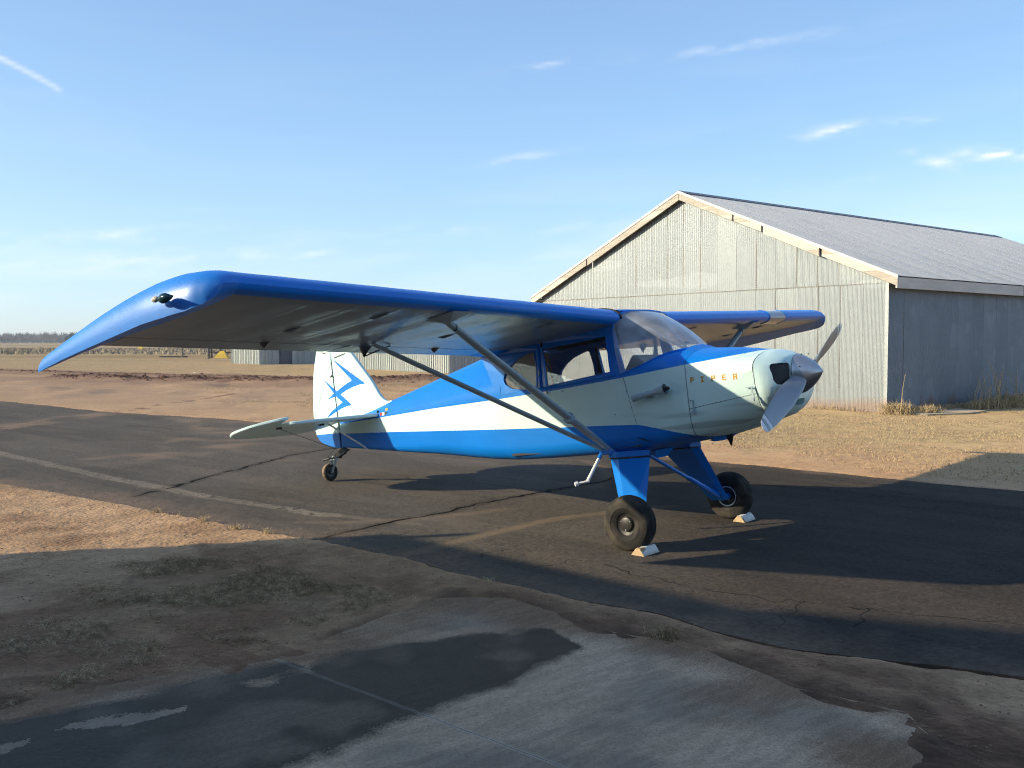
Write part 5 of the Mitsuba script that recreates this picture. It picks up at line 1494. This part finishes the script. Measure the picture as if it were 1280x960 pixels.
tuft('grass_tuft', .86, 5.13, 150, .10, .07, 'largest dry grass tuft between the concrete apron and the asphalt edge', None, 'grey_straw', .004, 1.8)
tuft('grass_tuft', -.15, 6.30, 22, .07, .035, 'small pale grass tuft at the asphalt corner above the concrete', None, w0=.004)
tuft('grass_tuft', -1.36, 7.56, 14, .10, .03, 'thin upright grass tuft at the asphalt edge near the end of the shade', None, w0=.003, lean=.5)
for x, y, lab in ((-3.40, 8.88, 'leftmost of the pale sunlit grass tufts on the near asphalt edge'), (-2.80, 8.42, 'second from left of the pale sunlit tufts on the near asphalt edge'),
                  (-2.42, 8.13, 'third from left of the pale sunlit tufts on the near asphalt edge'), (-2.08, 7.90, 'rightmost of the pale sunlit grass tufts on the near asphalt edge')):
    tuft('grass_tuft', x, y, 60, .075, .035, lab, 'sunlit grass tufts along the near asphalt edge', w0=.005)
# weeds at the foot of the hangar
wl = [(8.72, 21.15, 130, .34, .16, 1, 'dry weed clump at the sunlit corner of the hangar wall', 'front'), (9.25, 21.55, 60, .26, .14, 0, 'low dry weeds just right of the hangar corner', 'f2'),
      (10.95, 22.85, 30, .28, .12, 9, 'sparse tall dry weed stalks against the shaded hangar wall, right of the stoop', 'f3'), (11.6, 23.3, 110, .34, .18, 10, 'dry weed clump in the middle of the row along the shaded hangar wall', 'f4'),
      (12.25, 23.75, 170, .42, .22, 14, 'largest dry weed clump along the shaded hangar wall', 'f5'), (12.8, 24.1, 90, .34, .2, 7, 'rightmost dry weed clump along the shaded hangar wall', 'f6')]
for x, y, n, h0, r0, st, lab, g in wl:
    if x > 9: x, y = x + .24, y - .32
    tuft('weed_clump', x, y, n * 5, h0 * 1.1, r0 * 1.2, lab, None, 'straw', .012, 1.6, 'weeds', st)
q = np.array([v3(H_C + H_S * s - H_D * (.06 + abs(rv.normal(0, .16))))[:2] for s in rv.uniform(.3, 8.5, 5000)]); q = clumpy(q, 1.1, 4, .44)
q2 = np.array([v3(H_C + H_D * s + H_N * (.05 + abs(rv.normal(0, .10))))[:2] for s in rv.uniform(0, 12, 1300)]); q2 = clumpy(q2, 1.3, 6, .48)
q = np.vstack([q, q2])
obj('wall_grass', blades(q[:, 0], q[:, 1], rv.uniform(.05, .22, len(q)), rv.uniform(.006, .011, len(q)), rv.uniform(.3, 1.6, len(q)), 41), 'straw', kind='stuff', label='uncut dry grass growing along the foot of the hangar walls')
# dark heap leaning at the wall at the right edge of the picture
hp = trimesh.creation.icosphere(3, 1.0); hv = hp.vertices.copy()
hv *= (1 + .5 * (meshkit.fbm(hv * 1.7 + 3, 3, 4) - .5))[:, None]
hp = trimesh.Trimesh(hv * [.50, .40, .24] + [13.4, 24.15, .06], hp.faces, process=False)
mat('dark_bark', mikit.proc(lambda p, n, uv: mix((.02, .016, .014), (.07, .05, .04), fbm(p.x * 9, p.y * 9, p.z * 9, 3))), .9)
obj('brush_heap', hp, 'dark_bark', smooth=60, label='dark brown heap lying against the shaded hangar wall at the right edge', category='heap')

# far field: fence posts, barrier, markers
mat('old_wood', mikit.proc(lambda p, n, uv: mix((.10, .085, .07), (.20, .17, .14), noise(p.x * 9, p.y * 9, p.z * 2))), .9)
obj('fence_post', tube([(-33.77, 96.0, -.1), (-33.75, 96.0, 1.0), (-33.7, 96.0, 2.3)], [.085, .08, .075], 9), 'old_wood', smooth=40, label='thin wooden post standing alone in the far field, the leftmost post', category='post')
obj('fence_post', tube([(-28.2, 87.1, -.1), (-28.2, 87.1, 2.3)], [.15, .14], 10), 'old_wood', smooth=40, label='thick wooden post just left of the dark rail barrier', category='post')
obj('marker_pole', tube([(-28.0, 91.5, 0), (-28.0, 91.5, 2.6)], [.05, .05], 8), 'old_wood', smooth=40, label='thin dark pole rising behind the yellow tent shaped marker', category='pole')
thing('rail_barrier', 'dark wooden rail barrier behind the larger yellow marker', 'barrier')
for z in (.55, .98):
    obj('rail_barrier__rail', box((-28.2, 93.0, z), (3.6, .12, .16)), 'dark_bark')
for x in (-29.8, -28.9, -27.4, -26.6):
    obj('rail_barrier__leg', hull([(x - .08 + .25 * t, 93.0 + q, 0) for t in (0,) for q in (-.05, .05)] + [(x + .10, 93.0 + q, 0) for q in (-.05, .05)] + [(x - .06, 93.0 + q, 1.15) for q in (-.05, .05)] + [(x + .06, 93.0 + q, 1.15) for q in (-.05, .05)]), 'dark_bark')
mat('yellow_paint', (.62, .40, .045), .6)
for (x, y, w, h, lab) in ((-28.15, 91.0, .68, .72, 'larger yellow tent shaped marker in front of the dark rail barrier'), (-69.3, 175.0, .75, .75, 'small far yellow marker in the middle of the field')):
    m = hull([(x + a * w, y + b * w * .6, z) for a in (-1, 1) for b in (-1, 1) for z in (.0,)] + [(x + a * w * .25, y, h) for a in (-1, 1)] + [(x + a * w * .62, y + b * w * .45, h * .55) for a in (-1, 1) for b in (-1, 1)])
    obj('yellow_marker', m, 'yellow_paint', label=lab, category='marker')
mat('strip_shade', (.05, .042, .036), .9)
obj('shadow_strip', hull([(-35.2 + a, 97.5 + b, z) for a in (-1.3, 1.3) for b in (-.5, .5) for z in (.0, .12)]), 'strip_shade', label='long low dark strip put in for the shadow on the ground by the thin post', category='board')  # dark slab in place of a shadow line on the ground
mat('white_scrap', (.7, .7, .7), .8)
obj('white_scrap', hull(np.random.default_rng(3).normal(0, .028, (20, 3)) * [1, 1, .5] + [-16.1, 47.5, .06]), 'white_scrap', label='tiny white scrap lying on the straw field before the low shed', category='scrap')
# a strip of standing dead stalks across the field
nst = 26000
sx_ = rv.uniform(-230, 30, nst); sy_ = rv.uniform(118, 190, nst) + rv.normal(0, 3, nst)
k = meshkit.fbm(np.stack([sx_ * .03, sy_ * .12, 0 * sx_], -1), 3, 2) > .40
sx_, sy_ = sx_[k], sy_[k]
mat('dead_stalk', mikit.proc(lambda p, n, uv: mix((.24, .20, .145), (.33, .27, .185), noise(p.x * .3, p.y * .3, 2.0))), .9, spec=.1)
obj('dead_stalks', blades(sx_, sy_, rv.uniform(.2, .55, len(sx_)), rv.uniform(.14, .30, len(sx_)), rv.uniform(.1, .5, len(sx_)), 51, z=terrain_z(sx_, sy_)), 'dead_stalk', kind='stuff', label='band of standing dead stalks across the far field')
# the wood on the horizon: bare crowns, trunks and twigs in one mass
nt = 5200
tx_ = rv.uniform(-760, 700, nt); ty_ = 640 + rv.uniform(0, 90, nt) + .10 * np.abs(tx_)
th_ = rv.uniform(6.0, 9.0, nt) * (.82 + .36 * meshkit.fbm(np.stack([tx_ * .012, 0 * tx_, 0 * tx_], -1), 3, 7))
ms = []
icov, icof = trimesh.creation.icosphere(1).vertices, trimesh.creation.icosphere(1).faces
nC = 3
cx = np.repeat(tx_, nC) + rv.normal(0, 1.6, nt * nC); cy = np.repeat(ty_, nC) + rv.normal(0, 1.5, nt * nC); cz = np.repeat(th_, nC) * rv.uniform(.45, .92, nt * nC)
rr_ = rv.uniform(.7, 1.9, nt * nC)
# twig fans: thin upward slivers
nS = 22
bx = np.repeat(tx_, nS); by = np.repeat(ty_, nS); bh = np.repeat(th_, nS)
z0 = bh * rv.uniform(.05, .6, len(bx)); z1 = np.minimum(bh, z0 + bh * rv.uniform(.25, .6, len(bx)))
ang = rv.uniform(0, 2 * np.pi, len(bx)); rad = rv.uniform(.3, 2.4, len(bx)); wd = rv.uniform(.10, .42, len(bx))
b0 = np.stack([bx + .25 * rad * np.cos(ang), by + .25 * rad * np.sin(ang), z0], 1); b1 = np.stack([bx + rad * np.cos(ang), by + rad * np.sin(ang), z1], 1)
sd = np.stack([wd, 0 * wd, 0 * wd], 1)
V = np.stack([b0 - sd, b0 + sd, b1], 1).reshape(-1, 3); F = np.arange(len(V)).reshape(-1, 3)
mat('bare_wood', mikit.proc(lambda p, n, uv: mix((.085, .080, .082), (.15, .132, .125), noise(p.x * .05, p.y * .05, p.z * .4))), .95, spec=.1)
obj('far_wood', trimesh.Trimesh(V, F, process=False), 'bare_wood', kind='stuff', label='far off bare winter wood along the horizon')
# one evergreen bush standing clear of the wood
r = np.random.default_rng(5)
cxy = np.array([-232.0, 497.0])
nb = 2600
d = r.normal(0, 1, (nb, 3)); d /= np.linalg.norm(d, axis=1, keepdims=True); rad = r.uniform(.45, 1, nb)
c = d * rad[:, None] * [4.2, 4.0, 2.7] * (1 + .35 * (meshkit.fbm(d * 2.2, 3, 3) - .5))[:, None] + [cxy[0], cxy[1], 2.9]
t1 = r.normal(0, .42, (nb, 3)); t2 = r.normal(0, .42, (nb, 3))
V = np.stack([c, c + t1, c + t2], 1).reshape(-1, 3)
mat('evergreen', (.035, .045, .032), .9, spec=.1)
thing('round_bush', 'dark evergreen bush standing before the far wood, half hidden by the wingtip', 'bush')
obj('round_bush__crown', trimesh.Trimesh(V, np.arange(len(V)).reshape(-1, 3), process=False), 'evergreen')
obj('round_bush__trunk', tube([(cxy[0], cxy[1], -.2), (cxy[0] + .1, cxy[1], 1.4), (cxy[0], cxy[1], 3.2)], [.35, .28, .12], 8), 'old_wood', smooth=40)

# ------------------------------------------------------------------ the air: a thin haze over the whole field
scene['haze_air'] = {'type': 'homogeneous', 'albedo': {'type': 'rgb', 'value': [.95, .95, .95]}, 'sigma_t': {'type': 'rgb', 'value': [.00026, .00030, .00037]}}
scene['haze'] = {'type': 'cube', 'to_world': T().translate([0, 850, 6.0]).scale([2750, 2450, 8.5]), 'bsdf': {'type': 'null'}, 'interior': {'type': 'ref', 'id': 'haze_air'}}
labels['haze'] = {'label': 'thin winter haze over the airfield', 'kind': 'stuff'}
scene['camera']['medium'] = {'type': 'ref', 'id': 'haze_air'}
